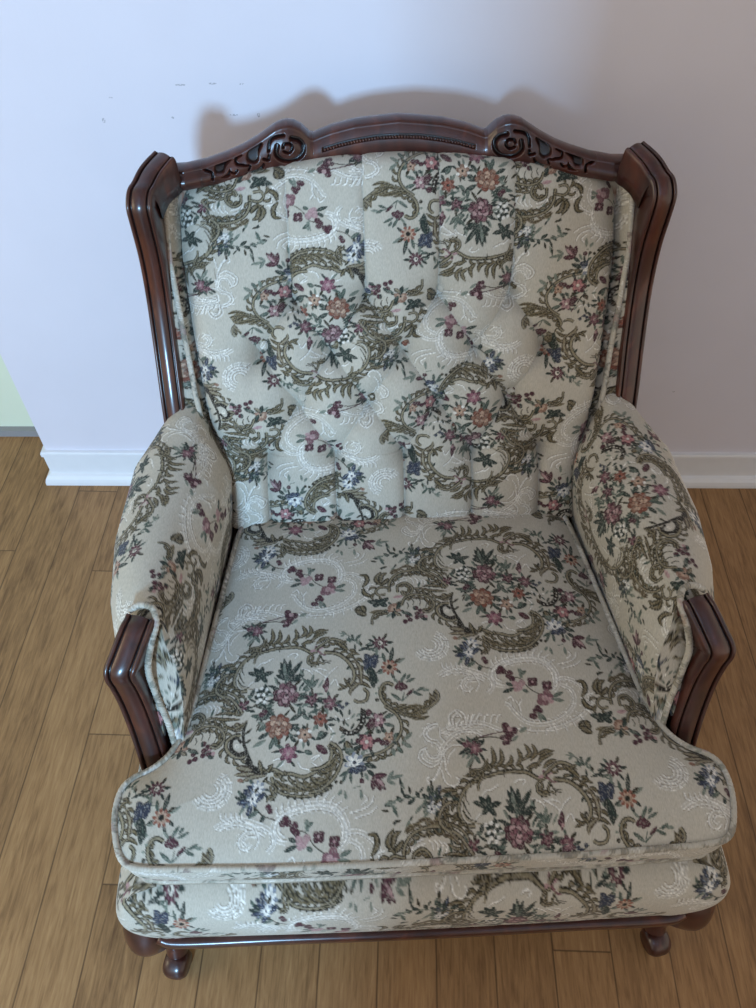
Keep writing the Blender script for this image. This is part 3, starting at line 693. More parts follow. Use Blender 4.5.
w|white|1.3|1.3|-84.3,258.8 -77.9,254.3 -74.7,247.6 -75.2,240.3 -79.4,234 -86.3,230 -94.4,229.2 -101.9,231.7 -107.2,237.1
w|white|1.3|1.3|-82.3,262.5 -74.3,256.8 -70.2,248.4 -70.9,239.2 -76.2,231.2 -84.9,226.2 -95.1,225.2 -104.5,228.5 -111.2,235.2
w|white|1.3|1.3|-78.5,260.4 -73.2,263.1
w|white|1.3|1.3|-71.8,253 -65.9,253
w|white|1.3|1.3|-70,243.5 -65.1,240.9
w|white|1.3|1.3|-73.5,234.4 -70.7,229.8
w|white|1.3|1.3|-81.4,227.8 -81.4,222.4
w|white|1.3|1.3|-91.8,225.3 -94.5,220.4
w|white|1.3|1.3|-102.2,227.4 -107,224.2
w|white|1.3|1.3|-83.4,198.8 -69.8,206.3 -54.8,208.1 -33.3,201.9 -16,193.2 -13.2,181.1 -19.9,173.9
w|white|1.3|1.3|-78,197.8 -68.4,201.4 -55.4,202.8 -37.5,197.7 -23.1,189.5
w|white|1.3|1.3|-78,217.2 -77.2,210.6 -71.6,207.2
w|white|1.3|1.3|-71.7,217 -70.9,210.4 -65.3,206.9
w|white|1.3|1.3|-65.1,216.7 -64.2,210.1 -58.7,206.6
w|white|1.3|1.3|-58.4,216.4 -57.6,209.8 -52,206.3
w|white|1.3|1.3|-51.7,216.1 -51,209.5 -45.4,206.1
w|white|1.3|1.3|-28.8,193.7 -45.2,195.2 -54.1,186.8 -52.6,177.7 -44.4,175.8 -38.8,180.2
w|white|1.3|1.3|-33.1,188.7 -44,189.1 -48.3,183.8 -45,180.5
w|white|1.3|1.3|-35.4,200 -29.8,185.8 -34.6,176.1
w|white|1.3|1.3|3.9,183.2 -7.8,186 -11.2,195.8 -8,206.1 5.6,216.2 28.9,221.8 51.5,222.5 69,215.2 78,199.3 78.1,184 69.8,174.5
w|white|1.3|1.3|1,188.4 -5,192.7 -4.4,202.7 6.7,210.4 28.1,216.5 49.9,217.2 65.2,210.8 73.2,197.4 72.9,183.4
w|white|1.3|1.3|-6.2,211.7 -8.9,216 -8.8,220.1
w|white|1.3|1.3|-0,215.6 -2.2,220.4 -1.4,225.1
w|white|1.3|1.3|7.9,219.4 6.2,224.2 7.4,228.9
w|white|1.3|1.3|15.7,221.5 14.4,226.6 16.1,231.5
w|white|1.3|1.3|24.7,223.6 23.4,229.1 25.2,234.5
w|white|1.3|1.3|33,224.1 32.3,229.6 34.7,234.9
w|white|1.3|1.3|42.2,225.4 42.3,230.6 45.4,235.7
w|white|1.3|1.3|50.4,225.1 51.5,230.2 55.5,235.3
w|white|1.3|1.3|58.3,223.1 59.9,227.6 64.4,232
w|white|1.3|1.3|66,219.4 67.9,222.9 72.8,226.2
w|white|1.3|1.3|72.5,213.8 74.8,216.4 80.1,218.8
w|white|1.3|1.3|78.7,187.2 88.4,190 102.3,185.4 114.6,173.8 117.1,160 110.7,146.9 95.9,136.1 76.5,127.6 52.3,121.3
w|white|1.3|1.3|82.8,179.9 92.8,174.7 96.3,164.8 91.9,151.5 74.7,137 50.2,129.8 27.7,133.4 13.8,147.1 8.1,156.9 3,159
d|white|0.9|0|90.7,182.7 98.5,179.2 105.1,172.2 107.6,163.1 104,152.9 96.6,144.4 87.2,137.3 77.4,132.4 67.9,129.1 100.6,164.6 96.6,155.1
w|white|1.3|1.3|117,167.8 124.6,169.5
w|white|1.3|1.3|116.7,158.1 123.5,155.9
w|white|1.3|1.3|110.7,146.9 116.2,142.1
w|white|1.3|1.3|101.6,137.8 105.6,131.2
w|white|1.3|1.3|89.9,132.7 91.9,125.1
w|white|1.3|1.3|78,126.5 80.1,119
w|white|1.3|1.3|64.9,122.6 65.4,115.9
w|white|1.3|1.3|52.3,121.3 51.2,115.1
w|white|1.3|1.3|41.7,121.7 38.9,115.6
w|white|1.3|1.3|31.5,124 26.9,117.5
w|white|1.3|1.3|83.3,212.1 99,215.6 109.6,221.7 113.1,230
w|white|1.3|1.3|89.7,206.1 107.4,211.1 117.5,218.1
w|white|1.3|1.3|98.2,221 105,226.9 102,231.3
w|white|1.3|1.3|5.4,162.8 11.3,166.4 14,160.5
w|white|1.3|1.3|17.6,160.3 21.5,150.6 21.5,139.3
w|white|1.3|1.3|25.1,162 20.3,154.5
w|white|1.3|1.3|18,128.2 30.9,120.3 58.9,119.1
w|white|1.3|1.3|-7.6,121.9 5.2,125.1 17.2,122.7
w|white|1.3|1.3|-76.4,130.3 -72,146.2 -59.3,148.3 -54.3,138.7 -59.2,133.3
w|white|1.3|1.3|-70.8,130.1 -68.3,141.2 -61,142.7
w|white|1.3|1.3|-88.7,119.8 -74,126.5 -55.8,131.3 -31.2,130.3 -9.5,121.3
w|white|1.3|1.3|-82,115.9 -60.2,124.1 -32,123.7
w|white|1.3|1.3|-46.7,133.9 -44.4,142 -39.9,143.7
w|white|1.3|1.3|-37.9,133.5 -35.5,141.7 -31,143.3
w|white|1.3|1.3|-29.1,133.2 -26.6,141.3 -22.1,143
w|white|1.3|1.3|-20.3,132.8 -17.8,140.9 -13.3,142.6
w|white|1.3|1.3|-12.5,132.5 -10,140.6 -5.5,142.3
w|white|1.3|1.3|-109.9,117.1 -101.8,130.3 -91,133.5
s|olive|1.3|1|0.6,206.6 13.8,195.9 27.9,191.3 38.4,177 54.9,166.5
s|sage|1.1|1|26.5,206.3 27.9,191.3
d|drose|4|0|2.5,207.3
d|drose|4|0|-0.7,202.6
d|drose|4|0|5.6,203.1
d|drose|4|0|12,196
d|drose|4|0|16.2,191.8
d|drose|4|0|14.4,199.9
d|pink|4.5|0|19.4,183.7
d|pink|4.5|0|24.2,179.6
d|pink|4.5|0|28.8,185.3
d|pink|4.5|0|20.3,177.7
d|drose|3.6|0|40.8,189.2
d|drose|3.6|0|47.1,189.3
d|drose|3.6|0|46.6,184.2
d|drose|3.6|0|40.6,183.6
d|pink|1.6|0|43.7,186.7
d|drose|3.6|0|60,183.6
d|drose|3.6|0|66.3,183.7
d|drose|3.6|0|65.7,178.6
d|drose|3.6|0|59.8,178.1
d|pink|1.6|0|62.9,181.1
d|rose|5|0|52.7,164.7
d|rose|5|0|57.1,158.7
d|rose|5|0|63.7,165
d|rose|5|0|61,170.2
d|rose|5|0|51,158.9
d|pink|4|0|56.9,163.7
d|pink|4|0|64.6,160.3
d|drose|3.6|0|44.9,150.4
d|drose|3.6|0|41.6,146
d|drose|3.6|0|47.8,146.5
d|drose|3.6|0|35.8,139.4
d|drose|3.6|0|39.3,138.5
l|dgreen|4|0|16.7,177.9 1.3,172.7
l|dgreen|4|0|15.4,181.9 6.9,186.2
l|green|4|0|29,175.4 35.8,172.4
l|green|4|0|69.3,165.9 83,171.2
l|sage|4|0|66.8,162.1 82.6,159.5
l|sage|4|0|30,193.2 29.5,206.2
l|green|3.6|0|47,142 54.2,132.3
l|sage|3.6|0|45.5,143.9 47,131.5
l|green|3.6|0|28.8,197.3 37.1,203
f|bluewhite|8.5|0|-39.1,232.2
l|navy|5|0|-43.2,229 -58.4,227.5
l|navy|5|0|-40.7,235.1 -51,244
l|navy|5|0|-40,224.7 -45.1,212.6
l|navy|4|0|-33.9,228.6 -23.3,238.6
s|olive|1.4|1|-36.5,222.5 -24.7,211.7 -10.5,207
l|dgreen|4|0|-24.6,212.5 -27.5,204.5
l|green|4|0|-31.4,218.1 -43.4,210.5
d|drose|3.4|0|-16.6,217.5 -19,221.7
d|drose|4.6|0|-0.6,121.6
d|drose|4.6|0|4,117
d|drose|4.6|0|9.2,121.2
d|drose|4.6|0|1.1,114.3
d|drose|4.6|0|-1.6,127.2
d|pink|3|0|3.9,123.3
l|sage|4|0|16.6,119.1 26.2,124.2
s|drose|1.4|1|-36.8,114 -18.7,118 -2.5,121
w|white|1.3|1.3|-89.3,84.8 -88.3,96.4 -78.3,110.7 -60.9,120.9 -43.6,120.6 -34.5,115.8
w|white|1.3|1.3|-86.4,85.7 -84.4,97.2 -74.1,105.2 -61.7,104.7
w|white|1.3|1.3|-85.4,90.4 -84.2,75.1 -78.9,66.4
w|white|1.3|1.3|-89.2,86.7 -95.3,70.8 -106.4,60.1 -109.8,64.9 -106.8,67.5
w|white|1.3|1.3|-92.7,79.2 -98.3,68.1 -104.3,63.7
w|white|1.3|1.3|-90.2,75.3 -86,60.1 -75.3,55.6 -68.2,62.2 -71.6,65.1
w|white|1.3|1.3|-91.6,134.4 -103.5,130.8 -110.5,123 -106.3,112.9 -94.9,108 -90.2,100.4 -94.4,91.2 -103.5,90.8 -108.1,98.2 -109.6,102.1
w|white|1.3|1.3|-93.9,130.4 -101.9,126.7 -106.2,121.8 -102,114.7 -92.6,112.3
w|white|1.3|1.3|-107.6,104 -116.1,99.5 -118.7,90.9 -112.4,83.9 -103,79.3 -94.2,83.1
w|white|1.3|1.3|-111.8,99.3 -114.7,92.6 -109,86.6 -102.6,83.5
w|white|1.3|1.3|-73.5,130.6 -74.6,142.9 -63.6,150.7 -54.2,143.5 -53.4,132.8
w|white|1.3|1.3|-69.9,131.4 -70.1,140.7 -63.1,145.9 -58.4,141.2
w|white|1.3|1.3|-88.3,128.1 -87.8,122.1 -78.4,119.7
w|white|1.3|1.3|-79.2,131.8 -77.8,125.7 -68.3,124.3
w|white|1.3|1.3|-65.8,130.2 -61.1,137.2
w|white|1.3|1.3|-52.1,130.7 -48.7,143.9
w|white|1.3|1.3|-48.1,131.5 -40.9,143.6
w|white|1.3|1.3|-42.2,132.3 -33.8,145.3
w|white|1.3|1.3|-56.4,126.8 -42.3,131.3 -29.7,129.7
w|white|1.3|1.3|-83.2,109.9 -88.4,116.1 -88.7,123.1
w|white|1.3|1.3|-70.7,100.5 -79.2,92.1 -81.8,84.5
f|daisydark|9|0|-44.7,100
l|sage|3.4|0|-47.1,90.8 -58.1,76.8
l|green|3.4|0|-45.1,91.6 -39.8,80.8
l|dgreen|3.4|0|-50.8,99.7 -56.3,93.1
l|dgreen|3|0|-36,104 -31.9,111.7'''
class Cloth:
    def __init__(s):
        s.nx, s.ny = int(round(CW/RES)), int(round(CH/RES))
        s.c = np.empty((s.ny, s.nx, 3)); s.c[:] = GROUND
        s.h = np.zeros((s.ny, s.nx))
    def stamp(s, pts, rad, fn):
        """fn(X, Y) -> alpha; painted at every lattice copy that touches the cell"""
        pts = np.asarray(pts, float); lo = pts.min(0)-rad; hi = pts.max(0)+rad
        for i in range(-2, 3):
            for j in range(-3, 4):
                ox, oy = i*CW, j*CH+i*CH/2
                x0 = max(0, int((lo[0]+ox)/RES)); x1 = min(s.nx, int((hi[0]+ox)/RES)+2)
                y0 = max(0, int((lo[1]+oy)/RES)); y1 = min(s.ny, int((hi[1]+oy)/RES)+2)
                if x0 >= x1 or y0 >= y1: continue
                X, Y = np.meshgrid((np.arange(x0, x1)+.5)*RES-ox, (np.arange(y0, y1)+.5)*RES-oy)
                yield slice(y0, y1), slice(x0, x1), X, Y
    def paint(s, pts, rad, fn, col, lift=1.0):
        for a, b, X, Y in s.stamp(pts, rad, fn):
            al = np.clip(fn(X, Y), 0, 1)
            s.c[a, b] += (np.asarray(col)-s.c[a, b])*al[..., None]
            s.h[a, b] = np.maximum(s.h[a, b], al*lift)
    def line(s, pts, w0, w1, col, lift=1.0, lens=False):
        pts = np.asarray(pts, float)
        P = spline(pts, max(3, min(40, int(np.linalg.norm(np.diff(pts, axis=0), axis=1).sum()/.0016)+2)))
        n = len(P); t = np.linspace(0, 1, n)
        if lens: r = (w0/2)*np.sin(np.pi*np.clip(t*.93+.05, 0, 1))**.75+.0002
        else: r = (w0+(w1-w0)*t)/2
        def fn(X, Y):
            D = np.full(X.shape, 9.)
            for k in range(n-1):
                a, d = P[k], P[k+1]-P[k]; L2 = d@d+1e-12
                u = np.clip(((X-a[0])*d[0]+(Y-a[1])*d[1])/L2, 0, 1)
                D = np.minimum(D, np.hypot(X-a[0]-u*d[0], Y-a[1]-u*d[1])-(r[k]+(r[k+1]-r[k])*u))
            return .5-D/.0006
        s.paint(P, max(w0, w1)/2+.001, fn, col, lift)
    def offset(s, pts, d):
        pts = np.asarray(pts, float); P = spline(pts, 24); T = np.gradient(P, axis=0); T /= np.linalg.norm(T, axis=1, keepdims=True)+1e-9
        return P+np.stack([-T[:, 1], T[:, 0]], 1)*d
    def dot(s, c, r, col, lift=1.0):
        s.paint([c], r+.001, lambda X, Y: .5-(np.hypot(X-c[0], Y-c[1])-r)/.0006, col, lift)
    def petals(s, c, r, n, rin, col, edge=None, ph=0., sharp=1.0):
        def fn(X, Y, k=1.):
            a = np.arctan2(Y-c[1], X-c[0])+ph; d = np.hypot(X-c[0], Y-c[1])
            R = r*k*(rin+(1-rin)*np.abs(np.cos(a*n/2))**sharp)
            return .5-(d-R)/.0007
        if edge is not None: s.paint([c], r+.001, fn, edge)
        s.paint([c], r+.001, lambda X, Y: fn(X, Y, .8 if edge is not None else 1.), col)
    def flower(s, kind, c, r):
        q = PAL
        if kind in ('rose', 'roseorange'):
            dk, md, lt = (q['drose'], q['rose'], q['pink']) if kind == 'rose' else (srgb(128, 70, 52), q['orange'], q['peach'])
            g = np.random.default_rng(11 if kind == 'rose' else 12)
            ink = np.asarray(dk)*.62
            def petal(a, d, la, lb, cc):
                q = (c[0]+d*math.cos(a), c[1]+d*math.sin(a)); ca, sa = math.cos(a), math.sin(a)
                for k_, co in ((1., ink), (.80, cc)):
                    def fn(X, Y):
                        u = (X-q[0])*ca+(Y-q[1])*sa; v = -(X-q[0])*sa+(Y-q[1])*ca
                        return .5-(np.hypot(u/la, v/lb)-k_)*min(la, lb)/.0006
                    s.paint([q], max(la, lb)+.001, fn, co)
                s.line([(q[0]-la*.2*ca-lb*.5*sa, q[1]-la*.2*sa+lb*.5*ca), (q[0]+la*.35*ca, q[1]+la*.35*sa), (q[0]-la*.2*ca+lb*.5*sa, q[1]-la*.2*sa-lb*.5*ca)], .0013, .0009, np.asarray(cc)*1.25)
            for k in range(9): petal(k*2*math.pi/9+g.uniform(-.15, .15), r*.72, r*g.uniform(.30, .38), r*.30, dk if k % 3 else md)
            for k in range(6): petal(k*2*math.pi/6+.4+g.uniform(-.15, .15), r*.45, r*.34, r*.30, md if k % 2 else lt)
            for k in range(4): petal(k*math.pi/2+g.uniform(-.2, .2), r*.2, r*.26, r*.24, lt if k % 2 else md)
            s.dot((c[0]+r*.05, c[1]-r*.05), r*.13, ink)
        elif kind.startswith('daisy'):
            o, m_, ce = {'daisyred': (q['drose'], q['rose'], q['cream']), 'daisyorange': (srgb(140, 78, 58), q['peach'], q['dbrown']), 'daisydark': (srgb(84, 44, 56), q['rose'], q['pink']),
                         'daisyrose': (q['drose'], q['rose'], q['dbrown']), 'daisypurple': (srgb(98, 50, 66), srgb(150, 92, 106), q['pink']), 'daisyrust': (srgb(112, 60, 46), srgb(140, 78, 60), q['dbrown'])}[kind]
            n = 9 if kind in ('daisyred', 'daisyorange') else 6
            s.petals(c, r, n, .45, o, ph=.4, sharp=.8); s.petals(c, r*.66, n, .6, m_, ph=.4+np.pi/n)
            if kind in ('daisyred', 'daisyorange'):
                s.dot(c, r*.46, o if kind == 'daisyred' else q['peach']); s.dot(c, r*.3, ce); s.dot((c[0]-r*.08, c[1]), r*.14, q['dbrown'])
            else: s.dot(c, r*.2, ce)
        elif kind in ('rosepink', 'rosepink2'):
            s.petals(c, r, 6, .6, q['drose']); s.petals(c, r*.8, 5, .6, q['pink'] if kind == 'rosepink2' else srgb(176, 112, 112), ph=.6)
            for t in (0.4, 1.7, 2.9, 4.2, 5.4): s.line([c, (c[0]+r*.6*np.cos(t), c[1]+r*.6*np.sin(t))], .0016, .001, q['rose'])
            s.dot(c, r*.2, q['cream'])
        elif kind == 'smallorange':
            s.petals(c, r, 5, .55, q['orange'], ph=.3); s.petals(c, r*.62, 5, .6, q['peach'], ph=.3); s.dot(c, r*.18, q['dbrown'])
        elif kind in ('bluewhite', 'bluedark', 'whitesmall'):
            o, m_ = {'bluewhite': (q['blue'], q['white']), 'bluedark': (q['navy'], q['blue']), 'whitesmall': (srgb(150, 156, 156), q['white'])}[kind]
            s.petals(c, r, 7, .45, o, ph=.2); s.petals(c, r*.8, 6, .4, m_, ph=.8); s.dot(c, r*.18, q['navy'])
    def hatch(s, pts, side, ln, step, col, w, taper=True):
        """short acanthus-like strokes that leave a scroll at a slant"""
        pts = np.asarray(pts, float); tot = np.linalg.norm(np.diff(pts, axis=0), axis=1).sum(); n = int(tot/step)
        if n < 2: return
        P = spline(pts, n+2); T = np.gradient(P, axis=0); T /= np.linalg.norm(T, axis=1, keepdims=True)+1e-9; Q = np.stack([-T[:, 1], T[:, 0]], 1)*side
        for k in range(1, n+1):
            l = ln*(.6+.4*math.sin(math.pi*k/(n+1)))
            a = P[k]; b = a+Q[k]*l*.55+T[k]*l*.35; c = a+Q[k]*l*.7+T[k]*l*.95
            s.line([a, b, c], w, w*.5, col)
    def lobes(s, pts, side, ln, step):
        pts = np.asarray(pts, float); tot = np.linalg.norm(np.diff(pts, axis=0), axis=1).sum(); n = int(tot/step)
        P = spline(pts, n+2); T = np.gradient(P, axis=0); T /= np.linalg.norm(T, axis=1, keepdims=True)+1e-9; Q = np.stack([-T[:, 1], T[:, 0]], 1)*side
        for k in range(1, n+1):
            l = ln*(.55+.45*math.sin(math.pi*k/(n+1)))
            a = P[k]; b = a+Q[k]*l*.5+T[k]*l*.45; c = a+Q[k]*l*.45+T[k]*l*1.0
            s.line([a, b, c], .0046, 0, PAL['olive'], 1, True); s.line([a+(b-a)*.15, b, c-(c-b)*.35], .0020, 0, PAL['gold'], 1, True)
    def draw(s):
        order = [ln.split('|') for ln in TILE.strip().split('\n')]
        rank = {'w': 0, 'S': 1, 's': 2, 'l': 2, 'd': 3, 'f': 3}
        for k, c, w0, w1, p in order:
            if k != 'w': continue
            pts = [tuple(float(v)/1000 for v in t.split(',')) for t in p.split()]
            tot = np.linalg.norm(np.diff(np.array(pts), axis=0), axis=1).sum()
            s.line(s.offset(pts, -.0013), .0013, .0013, srgb(150, 142, 127), .1)  # thread shadow painted into the cloth colour along one side of the white
            s.line(pts, .0019, .0019, PAL['white'], 1.25)
            if tot > .05:
                s.line(s.offset(pts, .0038), .0014, .0012, PAL['white'], 1.1)
                s.hatch(pts, -1, .0066, .0082, PAL['white'], .0011)
                pass
        # background foliage of the bouquet
        g = np.random.default_rng(3)
        for cx, cy, rad, n in ((.004, -.012, .048, 90), (.085, -.055, .028, 34), (.098, .055, .024, 30), (-.125, .03, .036, 34), (-.085, .0, .02, 16)):
            for k in range(n):
                a = g.uniform(0, 2*np.pi); d = rad*np.sqrt(g.uniform(.02, 1)); b = a+g.uniform(-.7, .7); l = g.uniform(.006, .013)
                q = (cx+d*np.cos(a), cy+d*.9*np.sin(a))
                s.line([q, (q[0]+l*np.cos(b), q[1]+l*np.sin(b))], g.uniform(.0022, .0036), 0, PAL[('dgreen', 'green', 'sage', 'dgreen', 'olive')[k % 5]], .8, True)
        for k, c, w0, w1, p in order:
            if k == 'w': continue
            pts = [tuple(float(v)/1000 for v in t.split(',')) for t in p.split()]
            w0 = float(w0)/1000; w1 = float(w1)/1000
            if k == 's': s.line(pts, w0*1.3, w1*1.3, PAL[c])
            elif k == 'S':
                sd = float(c); tot = np.linalg.norm(np.diff(np.array(pts), axis=0), axis=1).sum()
                if tot > .03:
                    s.lobes(pts, -sd, .0125, .0105)
                s.line(s.offset(pts, sd*w0*.70), w0*1.5, w0*.8, PAL['tan'], .7)
                s.line(s.offset(pts, sd*w0*1.40), .0015, .0011, PAL['olive'], .8)
                s.line(pts, w0*.70, w0*.5, PAL['olive'])
                s.line(pts, w0*.25, w0*.2, PAL['dbrown'])
            elif k == 'l':
                w = w0*1.3
                s.line(pts, w, 0, PAL[c], 1, True)
                if c in ('dgreen', 'green', 'navy', 'drose') and w0 > .003: s.line([pts[0], tuple(np.array(pts[0])*.3+np.array(pts[-1])*.7)], .0010, .0005, PAL[{'dgreen': 'green', 'green': 'sage', 'navy': 'blue', 'drose': 'rose'}[c]])
                if c in ('olive', 'brown') and w0 > .003: s.line(pts, w*.40, 0, PAL['gold' if c == 'olive' else 'tan'], 1, True)
            elif k == 'd':
                for q in pts: s.dot(q, w0*1.1, PAL[c])
            elif k == 'f':
                r_ = w0*1.12; m_ = 8 if c in ('rose', 'roseorange') else 6
                for j in range(m_):
                    a = j*2*math.pi/m_+g.uniform(-.35, .35); b = a+g.uniform(-.5, .5); l = r_*g.uniform(.45, .85)+.003
                    q = (pts[0][0]+r_*.75*math.cos(a), pts[0][1]+r_*.75*math.sin(a))
                    s.line([q, (q[0]+l*math.cos(b), q[1]+l*math.sin(b))], g.uniform(.0028, .0042), 0, PAL[('dgreen', 'olive', 'green', 'dgreen', 'sage')[j % 5]], .9, True)
                s.flower(c, pts[0], r_)
        lum = (s.c*[.3, .59, .11]).sum(-1, keepdims=True)*np.array([1.06, 1.0, .90])
        s.c += (lum-s.c)*(.20*np.minimum(s.h, 1))[..., None]
        # stitch-to-stitch variation
        for st_, amt in ((3, .20), (6, .16)):
            g = RNG.random((s.ny//st_+1, s.nx//st_+1)).repeat(st_, 0).repeat(st_, 1)[:s.ny, :s.nx]
            s.c *= (1+(g-.5)*2*amt*(.12+.88*np.minimum(s.h, 1)))[..., None]
        g = RNG.random((s.ny//3+1, s.nx//3+1)).repeat(3, 0).repeat(3, 1)[:s.ny, :s.nx]
        mixf = (g > .78)*.30*np.minimum(s.h, 1)
        s.c += (GROUND*.9-s.c)*mixf[..., None]
    def look(s, u, v):
        i = np.floor(u/CW); uu = u-i*CW; vv = np.mod(v-i*CH/2, CH)
        a = np.clip((vv/RES).astype(int), 0, s.ny-1); b = np.clip((uu/RES).astype(int), 0, s.nx-1)
        return s.c[a, b], s.h[a, b]
CLOTH = Cloth(); CLOTH.draw()

M_FAB = mat_fabric(); M_WOOD = mat_wood()

def cloth_grid(name, P, U, V, parent, flip=False, extra=None, cn=False, cm=False, relief=.00045):
    """a fine cloth surface: colour and raised stitches come from the tapestry design at (U, V)"""
    col, h = CLOTH.look(U, V)
    P = P+grid_normals(P, flip)[:, :]*(h*relief)[..., None]
    n, m = P.shape[:2]
    return link_mesh(name, P, grid_quads(n, m, cn, cm, flip), M_FAB, parent, col)

def piping(name, path, parent, r=.0045, closed=False, uv=(0, 0)):
    P = np.asarray(path, float); n = len(P); m = 10
    T, W, B = tube_frames(P, closed)
    s = np.r_[0, np.cumsum(np.linalg.norm(np.diff(P, axis=0), axis=1))]
    a = np.linspace(0, 2*np.pi, m, endpoint=False)
    rr = r*(1+.05*np.sin(s*1100))[:, None, None]
    V = P[:, None]+rr*(np.cos(a)[None, :, None]*W[:, None]+np.sin(a)[None, :, None]*B[:, None])
    col, h = CLOTH.look(uv[0]+s[:, None]*.72+a[None]*r*.7, uv[1]+s[:, None]*.7-a[None]*r*.7)
    col = col*.55+GROUND*.45
    return link_mesh(name, V, grid_quads(n, m, closed, True), M_FAB, parent, col)

# ------------------------------------------------------------------ the armchair
ch = bpy.data.objects.new('armchair', None); COL.objects.link(ch)
ch.location = (.064, .28, 0); ch.rotation_euler = (0, 0, math.radians(2.4))
ch['label'] = 'low upholstered armchair in cream floral tapestry with carved mahogany frame and tufted back'
ch['category'] = 'armchair'

# ---- seat cushion (T shaped) --------------------------------------------------
SEAT_OUT = [(0.0,-.004),(.10,-.004),(.20,-.004),(.30,-.001),(.35,.001),(.372,.008),(.384,.028),(.392,.062),(.390,.092),(.378,.108),(.352,.122),(.330,.145),(.313,.185),
            (.303,.24),(.292,.32),(.280,.41),(.270,.48),(.262,.513),(.247,.528),(.20,.534),(.10,.537),(0,.538)]
half = spline(SEAT_OUT, 260)
outline = np.vstack([half, (half*[-1, 1])[::-1][1:-1]])
def seat_edge_z(x, y):
    return .437+.014*sstep(0, .3, y)-.006*np.exp(-((x)/.22)**2)*np.exp(-(y/.12)**2)+.006*np.exp(-(((np.abs(x)-.38)/.05)**2+((y-.05)/.07)**2))
def dist_to(poly, X, Y):
    D = np.full(X.shape, 9.)
    Q = np.roll(poly, -1, 0)
    for a, b in zip(poly[::2], Q[1::2]):
        d = b-a; u = np.clip(((X-a[0])*d[0]+(Y-a[1])*d[1])/(d@d+1e-12), 0, 1)
        D = np.minimum(D, np.hypot(X-a[0]-u*d[0], Y-a[1]-u*d[1]))
    return D
def seat_top_z(x, y, d):
    return seat_edge_z(x, y)+.024*(1-np.exp(-d/.035))+.010*np.exp(-(x/.25)**2-((y-.28)/.2)**2)*(1-np.exp(-d/.06))
ny, nx = 400, 560
hx = half[:, 0]; hy = half[:, 1]
jmax = int(np.argmax(hx))
# rows follow the outline up the side; each row spans from -x to +x
arc = np.r_[0, np.cumsum(np.linalg.norm(np.diff(half, axis=0), axis=1))]
i0 = int(np.searchsorted(hx[:jmax], .355)); i1 = len(half)-1-int(np.argmax(hx[::-1] > .235))
tt = np.linspace(arc[i0], arc[i1], ny)
RX = np.interp(tt, arc, hx); RY = np.interp(tt, arc, hy)
sx_ = np.linspace(-1, 1, nx)
X = RX[:, None]*sx_[None]
front_y = lambda x: np.interp(np.abs(x), hx[:jmax], hy[:jmax])
back_i = slice(i1, None)
back_y = lambda x: np.interp(np.abs(x), hx[back_i][::-1], hy[back_i][::-1])
fy = front_y(sx_[None]*RX[0]*np.ones((ny, 1))); by = back_y(sx_[None]*RX[-1]*np.ones((ny, 1)))
f = (RY-RY[0])/(RY[-1]-RY[0])
# row ends sit on the outline; towards the middle rows bow to the front / back edges
wf = (1-f)[:, None]**3; wb = f[:, None]**6
Y = RY[:, None]+wf*(fy-RY[0])+wb*(by-RY[-1])
D = dist_to(outline, X, Y)
Z = seat_top_z(X, Y, D)
seat = cloth_grid('seat_cushion', np.stack([X, Y, Z], -1), X+.180, Y-.204, ch, flip=True)
# border panel and underside of the cushion
no = len(outline)
zt = seat_edge_z(outline[:, 0], outline[:, 1]); zb = np.full(no, .350)
cen = np.array([0, .27]); dirv = np.roll(outline, -1, 0)-np.roll(outline, 1, 0); nrm = np.stack([dirv[:, 1], -dirv[:, 0]], 1); nrm /= np.linalg.norm(nrm, axis=1, keepdims=True)
up_n = 4; ob = np.vstack([outline[k] + (outline[(k+1) % no]-outline[k])*j/up_n for k in range(no) for j in range(up_n)])
nb = np.repeat(nrm, up_n, 0); ztb = np.interp(np.arange(no*up_n)/up_n, np.arange(no+1), np.r_[zt, zt[0]])
k = np.linspace(0, 1, 60)
bul = .004*np.sin(np.pi*k)**.8-.006*k**2
BP = np.stack([ob[:, 0][:, None]+nb[:, 0][:, None]*bul, ob[:, 1][:, None]+nb[:, 1][:, None]*bul, ztb[:, None]*(1-k)+.362*k], -1)
sb = np.r_[0, np.cumsum(np.linalg.norm(np.diff(ob, axis=0), axis=1))]
bord = cloth_grid('cushion_border', BP, (sb[:, None]+.05)*np.ones_like(k)[None], (.06-k*.09)[None]*np.ones((len(ob), 1)), seat, cn=True)
und = np.stack([outline[:, 0], outline[:, 1], np.full(no, .363)], 1)
link_mesh('cushion_underside', np.vstack([und, [[0, .27, .363]]]), np.zeros((0, 4)), M_FAB, seat, np.tile(GROUND, (no+1, 1)), tris=[(no, i, (i+1) % no) for i in range(no)])
pp = np.column_stack([outline+nrm*.001, zt+.001])
piping('piping', spline(np.vstack([pp, pp[:1]]), 1400)[:-1], seat, .0042, True)
pp = np.column_stack([outline-nrm*.005, np.full(no, .364)])
piping('piping', spline(np.vstack([pp, pp[:1]]), 700)[:-1], seat, .004, True, (.1, .05))

